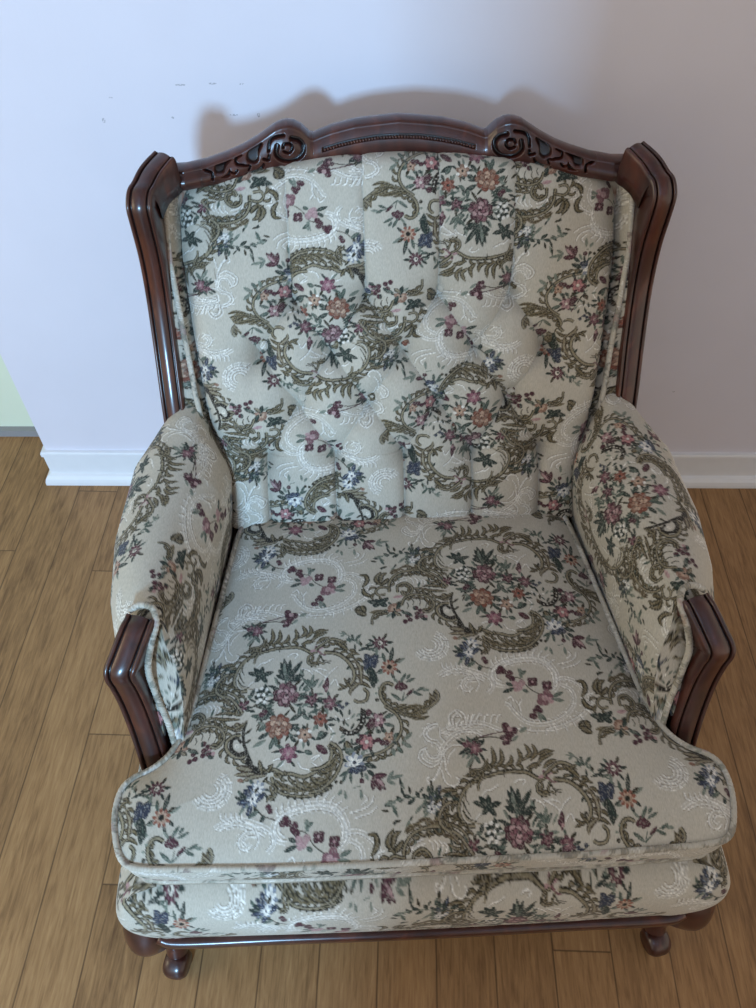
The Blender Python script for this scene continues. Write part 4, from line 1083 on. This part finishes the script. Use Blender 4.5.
# ---- seat base: upholstered front band and sides --------------------------------
bh = spline([(0,-.034),(.15,-.033),(.28,-.031),(.36,-.029),(.388,-.026),(.401,-.019),(.405,-.004),(.406,.03),(.405,.08),(.402,.2),(.400,.4),(.395,.62),(.37,.78)], 330)
bo = np.vstack([(bh*[-1, 1])[::-1][:-1], bh])
bo = spline(bo, 1150)
nb_ = np.gradient(bo, axis=0); nb_ = np.stack([nb_[:, 1], -nb_[:, 0]], 1); nb_ /= np.linalg.norm(nb_, axis=1, keepdims=True)
k = np.linspace(0, 1, 120)
ax_ = np.abs(bo[:, 0])
zlow = .208-.012*np.exp(-((ax_-.355)/.016)**2)*(bo[:, 1] < .1)+.006*sstep(.375, .41, ax_)
ztop = np.full(len(bo), .364)
prof = .012*np.sin(np.pi*np.clip(k*1.0, 0, 1))-.055*np.exp(-k/.10)
BZ = ztop[:, None]*(1-k)+zlow[:, None]*k
BPp = np.stack([bo[:, 0][:, None]+nb_[:, 0][:, None]*prof, bo[:, 1][:, None]+nb_[:, 1][:, None]*prof, BZ], -1)
sb = np.r_[0, np.cumsum(np.linalg.norm(np.diff(bo, axis=0), axis=1))]; sb -= sb.mean()
base = cloth_grid('seat_base', BPp, (sb[:, None]-.12)*np.ones_like(k)[None], BZ-.285, ch)
# deck under the cushion and dust cover under the frame
inner = bo - nb_*.02
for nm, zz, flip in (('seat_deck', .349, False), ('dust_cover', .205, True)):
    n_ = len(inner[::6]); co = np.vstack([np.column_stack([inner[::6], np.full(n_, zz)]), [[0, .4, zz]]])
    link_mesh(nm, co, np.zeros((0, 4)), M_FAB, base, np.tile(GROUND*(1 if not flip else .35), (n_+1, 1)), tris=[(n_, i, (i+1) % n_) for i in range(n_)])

# ---- wooden front rail under the band ----------------------------------------------
def rounded(w, h, r, n=5):
    pts = []
    for cx, cy, a0 in ((w/2-r, h/2-r, 0), (-w/2+r, h/2-r, 90), (-w/2+r, -h/2+r, 180), (w/2-r, -h/2+r, 270)):
        for t in np.linspace(a0, a0+90, n): pts.append((cx+r*math.cos(math.radians(t)), cy+r*math.sin(math.radians(t))))
    return np.array(pts)
rp_ = spline([(-.375,-.022,.204),(-.345,-.028,.199),(-.2,-.029,.201),(0,-.031,.203),(.2,-.029,.201),(.345,-.028,.199),(.375,-.022,.204)], 120)
V, q = sweep(rp_, rounded(.024, .03, .007), up=(0, 0, 1)); co, q, t = capped(V, q)
link_mesh('front_rail', co, q, M_WOOD, ch, dark=np.zeros(len(co)), tris=t)
for s in (-1, 1):
    V, q = sweep(spline([(s*.40, .03, .207), (s*.405, .3, .207), (s*.385, .68, .207)], 40), rounded(.022, .026, .006), up=(0, 0, 1)); co, q, t = capped(V, q)
    link_mesh('side_rail', co, q, M_WOOD, ch, dark=np.zeros(len(co)), tris=t)

# ---- legs ------------------------------------------------------------------------------
def leg_mesh(path, radii, flat=None):
    P = spline(path, 90); n = len(P)
    u = np.linspace(0, 1, n); ku = np.linspace(0, 1, len(radii)); R = np.stack([np.interp(u, ku, [r[i] for r in radii]) for i in (0, 1)], 1)
    for _ in range(6): R[1:-1] = (R[:-2]+R[1:-1]*2+R[2:])/4
    a = np.linspace(0, 2*np.pi, 40, endpoint=False)
    T = np.gradient(P, axis=0); T /= np.linalg.norm(T, axis=1, keepdims=True)
    ref = np.array(flat if flat is not None else (1., 0, 0)); W = ref-T*(T@ref)[:, None]; W /= np.linalg.norm(W, axis=1, keepdims=True); B = np.cross(T, W)
    return P[:, None]+R[:, 0, None, None]*np.cos(a)[None, :, None]*W[:, None]+R[:, 1, None, None]*np.sin(a)[None, :, None]*B[:, None]
for s in (-1, 1):
    d = np.array([s*.22, -.975, 0]); side = np.array([.975*s, .22, 0])
    c0 = np.array([s*.386, -.030, 0])
    path = [(s*.392, .008, .215), (s*.400, -.004, .190), (s*.403, -.011, .160), (s*.399, -.009, .125), (s*.391, -.002, .090), (s*.386, -.004, .060), (s*.385, -.016, .038), (s*.385, -.026, .022)]
    V = leg_mesh(path, [(.034, .028), (.035, .034), (.032, .034), (.024, .027), (.019, .021), (.017, .018), (.017, .018), (.015, .015)], side)
    q = grid_quads(*V.shape[:2], False, True); co, q, t = capped(V, q)
    lg = link_mesh('leg', co, q, M_WOOD, ch, dark=np.zeros(len(co)), tris=t)
    # scrolled toe: a short spiral roll across the foot
    ctr = c0+np.array([0, 0, .024])
    nn = 30; spi = []
    ta = np.linspace(0, 2*np.pi, 36, endpoint=False)
    xs = np.linspace(-1, 1, 25)
    SV = np.array([[ctr+side*.018*x+(d*math.cos(b)+np.array([0, 0, 1])*math.sin(b))*.0235*(1-.28*abs(x)**3) for b in ta] for x in xs])
    q = grid_quads(*SV.shape[:2], False, True); co, q, t = capped(SV, q)
    dk = np.zeros(len(co))
    link_mesh('scroll_foot', co, q, M_WOOD, lg, dark=dk, tris=t)
    # spiral eye carved on the toe
    th = np.linspace(0, 3.6*np.pi, 90); rr = .003+.0105*(th/th[-1])
    axis = d; e1 = side; e2 = np.array([0, 0, 1.])
    pth = np.stack([ctr+axis*(.0215-.0045*(r_/.014)**2)+(e1*math.cos(b)+e2*math.sin(b))*r_ for r_, b in zip(rr, th)])
    T, W, B = tube_frames(pth, False); a = np.linspace(0, 2*np.pi, 8, endpoint=False)
    V = pth[:, None]+.0018*(np.cos(a)[None, :, None]*W[:, None]+np.sin(a)[None, :, None]*B[:, None])
    co, q, t = capped(V, grid_quads(90, 8, False, True))
    link_mesh('scroll_carving', co, q, M_WOOD, lg, dark=np.full(len(co), .15), tris=t)
for s in (-1, 1):
    V, q = sweep(spline([(s*.33, .70, .225), (s*.33, .715, .15), (s*.332, .74, .07), (s*.335, .775, .0)], 40), rounded(.042, .042, .01), up=(1, 0, 0), widths=np.linspace(1, .72, 40)); co, q, t = capped(V, q)
    link_mesh('leg', co, q, M_WOOD, ch, dark=np.zeros(len(co)), tris=t)

# ---- arms ----------------------------------------------------------------------------
def arm(s):
    ny_, nt_ = 330, 330
    yy = np.r_[np.linspace(0, 1, 40)**1.0*.03, np.linspace(.03, 1, ny_-40)]
    Pg = np.zeros((ny_, nt_, 3)); Tl = np.zeros((ny_, nt_))
    for r, f_ in enumerate(yy):
        y = .254+f_*(.69-.254)
        xo = np.interp(y, [.25, .275, .30, .34, .42, .54, .62, .69], [.380, .394, .407, .420, .431, .426, .392, .362])
        xi = np.interp(y, [.22, .30, .41, .50, .56, .69], [.306, .296, .282, .268, .266, .30])
        zt_ = np.interp(y, [.22, .30, .45, .6, .69], [.610, .611, .611, .614, .612])
        xc = xi*.52+xo*.48
        c = [(xi+.028, .37), (xi+.013, .455), (xi+.009, .53), (xi+.022, .575), (xi+.33*(xo-xi), zt_-.006), (xi+.53*(xo-xi), zt_), (xi+.73*(xo-xi), zt_-.010), (xi+.90*(xo-xi), .576), (xo-.003, .53), (xo-.016, .48), (xo-.034, .42), (xo-.036, .345)]
        sec = spline(c, nt_)
        # rounded front end
        e = (y-.254)/.028
        if e < 1:
            rnd = math.sqrt(max(0, 1-(1-e)**2)); g = .92+.08*rnd
            m_ = np.array([xc, .45]); sec = m_+(sec-m_)*[g, 1-(1-g)*.45]
        Tl[r] = np.r_[0, np.cumsum(np.linalg.norm(np.diff(sec, axis=0), axis=1))]
        lean = np.clip(1-f_*1.6, 0, 1)*.58*np.clip(.612-sec[:, 1], 0, .2)
        Pg[r, :, 0] = s*sec[:, 0]; Pg[r, :, 1] = y-lean; Pg[r, :, 2] = sec[:, 1]
    if s > 0: U, Vv = Pg[..., 1]-.425, -(Tl-.200)
    else: U, Vv = -(Pg[..., 1]-.380)+.107, -(Tl-.285)+.075
    o = cloth_grid('armrest', Pg, U, Vv, ch, flip=(s > 0))
    # closing panel across the front end
    loop = Pg[0]; n_ = len(loop[::4]); L_ = loop[::4]; cc = L_.mean(0)
    ring = np.stack([L_*(1-w)+cc*w+np.array([0, -.004*math.sin(w*1.57), 0]) for w in np.linspace(0, 1, 40)])
    cloth_grid('front_panel', ring, ring[..., 0]*s+.05, ring[..., 2], o, flip=(s < 0))
    # welt that follows the front edge beside the wooden post
    w_ = np.array([(.328, .146, .425), (.334, .170, .47), (.345, .194, .52), (.346, .205, .56), (.338, .222, .592), (.331, .242, .608), (.336, .259, .616), (.352, .264, .617), (.366, .259, .613)])*[s, 1, 1]
    piping('piping', spline(w_, 420), o, .0045)
    return o
arm(-1); arm(1)

# ---- wooden arm posts --------------------------------------------------------------------
def moulded(w, d, groove=.0032, r=.004):
    """front-face profile with two grooves; returns points and a stain mask"""
    a = np.linspace(-w/2, w/2, 61)
    def gr(x, c): return np.exp(-((x-c)/(w*.028))**2)
    g = gr(a, -w*.30)+gr(a, w*.30)
    edge = np.clip((np.abs(a)-(w/2-r))/r, 0, 1)
    crown = .0035*(1-np.clip(np.abs(a)/(w*.30), 0, 1)**2)*(np.abs(a) < w*.30)+.0022*np.clip(1-((np.abs(a)-w*.40)/(w*.10))**2, 0, 1)*(np.abs(a) >= w*.30)
    b = crown-groove*g-r*(1-np.sqrt(np.clip(1-edge**2, 0, 1)))
    bk = [(w/2, -d*.25), (w/2, -d*.6), (w/2-.002, -d), (0, -d), (-w/2+.002, -d), (-w/2, -d*.6), (-w/2, -d*.25)]
    pts = np.vstack([np.column_stack([a, b]), bk]); st = np.r_[np.clip(g*1.2, 0, 1), np.zeros(len(bk))]
    return pts, st
def post(name, path, w, d, s, n=220, twist=None, widths=None):
    P = np.array(spline(path, n)); P[:, 0] *= s
    pr, st = moulded(w, d)
    U = (1, 0, 0) if twist is None else twist
    if s < 0 and twist is not None: U = (U[0], -U[1], -U[2])
    V, q = sweep(P, pr, up=U, widths=widths)
    dk = np.tile(st, (n, 1))
    co, q, t = capped(V, q)
    return link_mesh(name, co, q, M_WOOD, ch, dark=np.r_[dk.ravel(), [0.2, 0.2]], tris=t)
for s in (-1, 1):
    post('arm_post', [(.350, .248, .614), (.355, .232, .611), (.368, .203, .593), (.3745, .190, .582), (.3755, .185, .570), (.374, .184, .550), (.371, .178, .515), (.366, .163, .475), (.360, .142, .435), (.355, .117, .39)][::-1], .0405, .042, s,
         widths=None)

# ---- tufted back --------------------------------------------------------------------------
P0 = np.array([0, .535, .46]); VD = np.array([0, .5208, .8537]); ND = np.array([0, -.8537, .5208])
DX, X0, DV, V0 = .1095, .0015, .0810, .0985
nv, nu = 460, 560
vv = np.linspace(-.03, 1, nv)
hwv = lambda v: np.interp(v, [-.02, .05, .10, .15, .20, .29, .40, .47, .54], [.290, .287, .293, .302, .309, .316, .322, .319, .306])
sN = np.linspace(-1, 1, nu)
VT = .541-.034*(np.abs(sN)**2.2)          # top edge, arched in the middle
Vg = -.02+(vv[:, None]-vv[0])/(vv[-1]-vv[0])*(VT[None]+.02)
Xg = sN[None]*hwv(Vg)
A = (Xg-X0)/DX; Bv = (Vg-V0)/(2*DV)
mid = (Vg >= V0) & (Vg <= V0+3*DV)
p_, q_ = A+Bv, A-Bv
gnorm = math.hypot(1/DX, 1/(2*DV))
dp = np.abs(p_-np.round(p_))/gnorm; dq = np.abs(q_-np.round(q_))/gnorm
ac_mid = (np.floor(p_)+np.floor(q_)+1)/2
ac_top = np.round(A); ac_bot = np.floor(A)+.5
dtop = np.abs(A-.5-np.round(A-.5))*DX; dbot = np.abs(A-np.round(A))*DX
top = Vg > V0+3*DV; bot = Vg < V0
dcr = np.where(top, dtop, np.where(bot, dbot, np.minimum(dp, dq)))
acx = np.where(top, ac_top, np.where(bot, ac_bot, ac_mid))
out = np.abs(Xg-X0) > DX*2.02
fade = 1-sstep(DX*1.95, DX*2.25, np.abs(Xg-X0))
buttons = [(X0+DX*(k-2), V0+2*DV*r) for r in (0, 1) for k in range(5)]+[(X0+DX*(k-1.5), V0+DV*(1+2*r)) for r in (0, 1) for k in range(4)]
dbt = np.full(Xg.shape, 9.)
for bx, bv in buttons: dbt = np.minimum(dbt, np.hypot(Xg-bx, Vg-bv))
seamk = np.where(top, .34*(1-.5*sstep(V0+3*DV, .53, Vg)), np.where(bot, .44, .36))
seamw = np.where(top | bot, .0065, .012)
hgt = .035*(1-seamk*np.exp(-dcr/seamw)*fade-.85*np.exp(-(dbt/.025)**1.4)*1.0)
hgt += .014*np.cos(np.clip(Xg/.36, -1, 1)*1.35)*np.clip(1-((Vg-.24)/.42)**2, 0, 1)
d_e = hwv(Vg)*(1-np.abs(sN))[None]; d_t = VT[None]-Vg
hgt += -.030*np.exp(-(d_e/.012)**1.2)-.030*np.exp(-(d_t/.012)**1.2)-.02
# small soft puckers that run out from each button
puck = 0
PB = P0+Xg[..., None]*np.array([1, 0, 0])+Vg[..., None]*VD+hgt[..., None]*ND
acx = np.clip(acx, -2.5, 2.5)
UC = -(Xg+.1033+.34*DX*(acx+1.0)); VC = -(Vg-.2847)*1.06
back = cloth_grid('backrest', PB, UC, VC, ch)
def pad_at(x, v, dn=0):
    i = np.argmin(np.abs(Vg-v)+np.abs(Xg-x)); i = np.unravel_index(i, Xg.shape)
    return PB[i]+ND*dn
# covered buttons
bm_u, bm_v = 20, 10
for bx, bv in buttons:
    c = P0+np.array([bx, 0, 0])+VD*bv+ND*(pad_at(bx, bv)-P0-VD*bv)@ND
    ph = np.linspace(0, np.pi/2, bm_v); th = np.linspace(0, 2*np.pi, bm_u, endpoint=False)
    V = np.array([[c+.0078*math.cos(p)*(math.cos(t)*np.array([1, 0, 0])+math.sin(t)*VD)+ND*(.0055*math.sin(p)-.001) for t in th] for p in ph])
    col, h = CLOTH.look(-(V[..., 0]+bx*.8), -V[..., 2]*1.1)
    co, q, t = capped(V, grid_quads(bm_v, bm_u, False, True))
    link_mesh('button', co, q, M_FAB, back, np.vstack([col.reshape(-1, 3), col.reshape(-1, 3)[:2]]), tris=t)
# boxing strip and welt along the two sides and the top of the pad
edge_v = np.linspace(.02, .495, 60)
for s in (-1, 1):
    e1 = np.array([P0+np.array([s*(hwv(v)-.004), 0, 0])+VD*v+ND*(-.034) for v in edge_v])
    e2 = np.array([P0+np.array([s*(hwv(v)+.012), 0, 0])+VD*v+ND*(-.004+.030*sstep(.22, .46, v)) for v in edge_v])
    e3 = np.array([P0+np.array([s*(hwv(v)+.037), 0, 0])+VD*v+ND*(-.002+.052*sstep(.22, .46, v)) for v in edge_v])
    prof_ = np.stack([spline(np.stack([a_-np.array([s*.006, 0, 0])+ND*.012, a_+ND*.004, b_, c_]), 26) for a_, b_, c_ in zip(e1, e2, e3)])
    prof_ = np.stack([spline(prof_[:, j], 300) for j in range(26)], 1)
    cloth_grid('side_boxing', prof_, np.linspace(0, .47, 300)[:, None]*np.ones(26)[None]+.07, np.linspace(0, .04, 26)[None]*np.ones((300, 1))+.11, back, flip=(s < 0))
    piping('piping', spline(e2+ND*.003, 420), back, .0044, False, (.03, .1))
    topc = [tuple(P0+np.array([s*(hwv(.495)+.012), 0, 0])+VD*.495+ND*.026), tuple(P0+np.array([s*.324, 0, 0])+VD*.510+ND*.018), tuple(P0+np.array([s*.308, 0, 0])+VD*.522+ND*.002), tuple(P0+np.array([s*.290, 0, 0])+VD*.527+ND*(-.012))]
    piping('piping', spline(topc, 60), back, .0044, False, (.2, .1))
# outside back: a closed panel behind the pad
ob_n = 60
zz = np.linspace(.20, .899, ob_n)
yb = np.interp(zz, [.2, .45, .62, .78, .925], [.70, .735, .76, .80, .845])
hwz = np.interp(zz, [.2, .6, .8, .899], [.34, .345, .345, .335])
xs = np.linspace(-1, 1, 80)
ringn = []
for z_, y_, w_ in zip(zz, yb, hwz):
    fr = [(x*w_, y_-.035, z_) for x in xs]; bk = [(x*w_, y_+.012*(1-x*x), z_) for x in xs[::-1]]
    ringn.append(fr+bk)
V = np.array(ringn); co, q, t = capped(V, grid_quads(V.shape[0], V.shape[1], False, True))
col, _ = CLOTH.look(co[:, 0], co[:, 2]); link_mesh('outside_back', co, q, M_FAB, ch, col, tris=t)

# ---- back posts with the rolled-over tops -------------------------------------------------
for s in (-1, 1):
    post('back_post', [(.357, .612, .585), (.357, .632, .63), (.3575, .668, .70), (.356, .692, .77), (.353, .697, .83), (.3515, .693, .88), (.3515, .6935, .905), (.3505, .699, .917), (.348, .708, .926), (.343, .720, .9305), (.336, .737, .9375), (.327, .753, .9425), (.320, .766, .945)],
         .036, .052, s, n=320, twist=(1, .03, 0))

# ---- carved crest rail ----------------------------------------------------------------------
TOPX = [0, .062, .095, .110, .1205, .126, .131, .137, .147, .155, .163, .172, .180, .199, .221, .242, .27, .305]
TOPZ = [v-.0125 for v in (.9715, .9665, .960, .9555, .952, .9535, .9595, .966, .9720, .9738, .9732, .9705, .966, .9555, .946, .940, .9345, .933)]
CARVE = '''g|4.6|-170.7,940.8 -172.8,927.7 -164.1,917.6 -148.8,916.1 -137.8,923.8 -134.8,935.5 -140.5,945.8 -150.3,950.3
g|2.72|-162.7,938.4 -160.5,943.2 -152.4,942.9 -150.1,935.6 -155.9,929.6 -162.1,932.4
g|2.89|-183.0,934.1 -181.2,945.1 -174.7,952.4 -160.6,955.2
f|0|-192.7,950.0 -207.5,941.2 -214.4,931.9 -212.8,922.0 -204.6,917.8 -198.1,923.5 -196.2,935.2 -190.9,946.3
f|0|-221.7,937.7 -243.2,930.4 -256.9,923.8 -259.7,915.3 -256.5,908.6 -247.6,910.1 -243.5,918.5 -234.2,927.5
f|0|-191.4,918.1 -199.8,908.5 -218.0,904.2 -206.6,901.2 -195.9,904.3 -190.5,913.4
g|2.72|-183.1,927.5 -184.4,921.1 -190.9,923.1
f|0|-238.3,915.2 -243.1,907.7 -251.5,903.1 -241.0,902.1 -237.8,908.4
g|2.21|-237.6,909.9 -232.8,906.9 -228.7,911.4
g|2.55|-266.6,928.6 -273.1,923.2 -272.2,917.0 -263.0,912.2 -263.2,902.2
g|2.55|-221.5,932.9 -229.3,927.6 -228.0,920.5 -219.1,918.4
g|2.04|-219.2,917.5 -210.6,916.2 -213.0,909.0
'''
def rail_y(x): return .768+.055*(1-np.minimum(1, (x/.3)**2))
def rail_top(x): return np.interp(np.abs(x), TOPX, TOPZ)
def rail_bot(x): return np.interp(np.abs(x), [0, .1, .17, .25, .32], [.903, .899, .896, .894, .893])
def poly_sd(poly, X, Z):
    poly = np.asarray(poly); D = np.full(X.shape, 9.); ins = np.zeros(X.shape, bool)
    for a, b in zip(poly, np.roll(poly, -1, 0)):
        d = b-a; u = np.clip(((X-a[0])*d[0]+(Z-a[1])*d[1])/(d@d+1e-12), 0, 1)
        D = np.minimum(D, np.hypot(X-a[0]-u*d[0], Z-a[1]-u*d[1]))
        c = ((a[1] > Z) != (b[1] > Z)) & (X < (b[0]-a[0])*(Z-a[1])/(b[1]-a[1]+1e-12)+a[0]); ins ^= c
    return np.where(ins, -D, D)
FEAT = []
for ln in CARVE.strip().split('\n'):
    kd, w, p = ln.split('|'); FEAT.append((kd, float(w)/1000, np.array([[float(v)/1000 for v in t_.split(',')] for t_ in p.split()])*[-1, 1]))
    pz = FEAT[-1][2]; pz[:, 1] = .905+(pz[:, 1]-.905)*(.80 if pz[:, 0].mean() > .187 else .86)
def carve_depth(X, Z):
    """depth of the carving and the dark glaze lying in it, for |x| (both volutes mirror)"""
    X = np.abs(X); dep = np.zeros(X.shape)
    for kd, w, p in FEAT:
        if kd == 'g':
            P = spline(p, 40); D = np.full(X.shape, 9.)
            for a, b in zip(P[:-1], P[1:]):
                d = b-a; u = np.clip(((X-a[0])*d[0]+(Z-a[1])*d[1])/(d@d+1e-12), 0, 1)
                D = np.minimum(D, np.hypot(X-a[0]-u*d[0], Z-a[1]-u*d[1]))
            dep = np.maximum(dep, sstep(w*.95, w*.15, D))
        else:
            P = spline(np.vstack([p, p[:1]]), 50)[:-1]
            dep = np.maximum(dep, sstep(.0012, -.0026, poly_sd(P, X, Z)))
    return dep
def rail_patch(name, x0, x1, parent, dens=.00075):
    n = max(12, int((x1-x0)/dens)); xs_ = np.linspace(x0, x1, n)
    qf = np.linspace(0, 1, 95)
    zb_, zt_ = rail_bot(xs_), rail_top(xs_)
    Zf = zb_[:, None]+(zt_-.006-zb_)[:, None]*qf[None]
    Xf = xs_[:, None]*np.ones_like(Zf)
    dep = carve_depth(Xf, Zf)*sstep(1.0, .96, qf)[None]
    # bead channel along the arch
    zc = np.interp(np.abs(xs_), [0, .03, .06, .085, .11], [.9385, .9375, .9340, .9298, .9240])
    chn = sstep(.0036, .0020, np.abs(Zf-zc[:, None]))*sstep(.1095, .107, np.abs(Xf))
    dep2 = np.maximum(dep, chn*.5)
    volu = np.exp(-(((np.abs(Xf)-.150)/.02)**2+((Zf-.936)/.022)**2))*.003
    Yf = rail_y(Xf)-.004*np.sin(np.pi*np.clip(qf, 0, 1))[None]-volu+.0075*dep2+.006*qf[None]**3
    face = np.stack([Xf, Yf, Zf], -1)
    th = np.linspace(0, np.pi, 22)[1:]
    yr0 = Yf[:, -1]; thick = .028
    tx = np.stack([np.broadcast_to(xs_[:, None], (n, 21)), yr0[:, None]+thick/2*(1-np.cos(th))[None], (zt_-.006)[:, None]+.006*np.sin(th)[None]], -1)
    bz = np.linspace(0, 1, 12)[1:]
    bk = np.stack([np.broadcast_to(xs_[:, None], (n, 11)), np.broadcast_to((yr0+thick)[:, None], (n, 11)), (zt_-.006)[:, None]*(1-bz)+zb_[:, None]*bz], -1)
    V = np.concatenate([face, tx, bk], 1)
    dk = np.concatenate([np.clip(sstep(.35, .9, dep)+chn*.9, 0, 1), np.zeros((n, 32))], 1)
    q = grid_quads(n, V.shape[1], False, True); co, q, t = capped(V, q)
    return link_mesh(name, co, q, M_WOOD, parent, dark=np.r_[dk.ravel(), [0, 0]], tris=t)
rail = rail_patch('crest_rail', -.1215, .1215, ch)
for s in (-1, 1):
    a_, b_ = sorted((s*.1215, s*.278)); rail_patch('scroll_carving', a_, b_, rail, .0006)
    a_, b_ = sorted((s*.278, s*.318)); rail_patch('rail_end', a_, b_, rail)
# row of small beads in the channel, one moulding
bx = np.arange(-.105, .1055, .0042); bco, bq, bt = [], [], []
for x in bx:
    z = np.interp(abs(x), [0, .03, .06, .085, .11], [.9385, .9375, .9340, .9298, .9240]); c = np.array([x, rail_y(x)-.0028, z])
    ph = np.linspace(-np.pi/2, np.pi/2, 7); th = np.linspace(0, 2*np.pi, 10, endpoint=False)
    V = np.array([[c+.00185*np.array([math.cos(p)*math.cos(t), math.sin(p), math.cos(p)*math.sin(t)]) for t in th] for p in ph])
    off = len(bco)*70; bco.append(V.reshape(-1, 3)); bq.append(grid_quads(7, 10, False, True)+off)
link_mesh('beading', np.vstack(bco), np.vstack(bq), M_WOOD, rail, dark=np.zeros(70*len(bx)))

# ------------------------------------------------------------------ the room
def box(name, lo, hi, mat, kind='structure', rot=0, origin=(0, 0, 0), parent=None):
    lo, hi = np.array(lo, float), np.array(hi, float)
    c = np.array([[x, y, z] for x in (lo[0], hi[0]) for y in (lo[1], hi[1]) for z in (lo[2], hi[2])])
    q = [(0, 1, 3, 2), (4, 6, 7, 5), (0, 4, 5, 1), (2, 3, 7, 6), (0, 2, 6, 4), (1, 5, 7, 3)]
    o = link_mesh(name, c, q, mat, parent, smooth=False)
    o.rotation_euler = (0, 0, rot); o.location = origin
    if kind: o['kind'] = kind
    return o
M_FLOOR = mat_floor()
fl = box('floor', (-3.2, -4.2, -.05), (2.6, 3.2, 0), M_FLOOR)
fl.rotation_euler = (0, 0, -PLANK_A)
WY, WR = 1.287, math.radians(-.33)
marks = [(-0.4458, 0.8762, 0.002625, 0.00375), (-0.3099, 0.9313, 0.009, 0.00135), (-0.2599, 0.9335, 0.00675, 0.00135), (-0.2136, 0.9328, 0.0045, 0.0012), (-0.2328, 0.8856, 0.00675, 0.0015), (-0.1929, 0.8856, 0.00225, 0.00375), (-0.3326, 0.8809, 0.00225, 0.001875), (-0.4251, 0.9118, 0.003, 0.001125), (0.6488, 0.2946, 0.003, 0.0015)]
M_WALL = mat_wall('white_paint', rgba(219, 216, 225), marks)
M_WALL2 = mat_wall('hall_paint', rgba(214, 222, 200), [(-1.0+.03*i*((i*7) % 5-2)*.5, .05+.045*((i*3) % 7), .003, .003) for i in range(9)], (150, 160, 140))
M_TRIM = mat_plain('gloss_white', rgba(226, 228, 232), .4)
M_GREY = mat_plain('grey_trim', rgba(140, 140, 142), .5)
box('wall_back', (-.795, 0, 0), (1.75, .11, 2.5), M_WALL, rot=WR, origin=(0, WY, 0))
box('wall_far', (-3.2, 1.455, 0), (-.5, 1.56, 2.5), M_WALL2)
box('baseboard_far', (-3.2, 1.437, 0), (-.6, 1.455, .02), M_GREY)
# baseboard with its cap line and a quarter-round at the floor, returned round the wall's end
bp = [(0, 0), (-.024, 0), (-.0236, .009), (-.0210, .018), (-.0155, .0255), (-.0085, .029), (-.0080, .033), (-.0080, .086), (-.0110, .088), (-.0110, .098), (-.009, .103), (0, .103)]
xe0 = -.795
def base_run():
    V = []
    for (b, z) in bp: V.append([(xe0+b, .105, z), (xe0+b, b, z), (1.75, b, z)])
    V = np.array(V).transpose(1, 0, 2)
    return V
V = base_run()
co, q, t = capped(V, grid_quads(3, len(bp), False, True))
bb = link_mesh('baseboard_back', co, q, M_TRIM, smooth=False, tris=t); bb.rotation_euler = (0, 0, WR); bb.location = (0, WY, 0); bb['kind'] = 'structure'
# unseen slab added behind the camera to keep daylight off the right-hand wall
box('added_shade_slab', (-.31, -1.12, 0), (.35, -1.0, 2.5), M_WALL)
box('ceiling', (-3.2, -4.2, 2.5), (2.6, 1.6, 2.6), M_WALL)


# ------------------------------------------------------------------ light
W = bpy.data.worlds.new('room'); SC.world = W; W.use_nodes = True
bg = W.node_tree.nodes['Background']; bg.inputs[0].default_value = (1.0, .905, .765, 1); bg.inputs[1].default_value = .82
def area_light(name, loc, aim, sx, sy, col, energy):
    ld = bpy.data.lights.new(name, 'AREA'); ld.shape = 'RECTANGLE'; ld.size = sx; ld.size_y = sy
    ld.color = col; ld.energy = energy
    lo = bpy.data.objects.new(name, ld); COL.objects.link(lo); lo.location = loc
    lo.rotation_euler = (Vector(aim)-Vector(loc)).to_track_quat('-Z', 'Y').to_euler()
area_light('window_daylight', (-.75, -3.1, 1.75), (.05, 1.1, .8), .32, .4, (.36, .665, 1.0), 166)
area_light('warm_side_fill', (-2.6, -.2, 1.5), (.1, .7, .4), 1.1, 1.2, (1.0, .84, .56), 13)  # added warm fill from the left, lifts the floor on that side


# ------------------------------------------------------------------ camera
cd = bpy.data.cameras.new('camera'); cam = bpy.data.objects.new('camera', cd); COL.objects.link(cam)
cam.location = (0, 0, 1.45); cam.rotation_euler = (math.radians(90-50.2), 0, 0)
cd.sensor_fit = 'HORIZONTAL'; cd.sensor_width = 36; cd.lens = 779/756*36
cd.clip_start = .02
SC.camera = cam
vs = SC.view_settings
vs.view_transform = 'Standard'; vs.look = 'None'; vs.gamma = 1; vs.use_curve_mapping = False
vs.exposure = 0
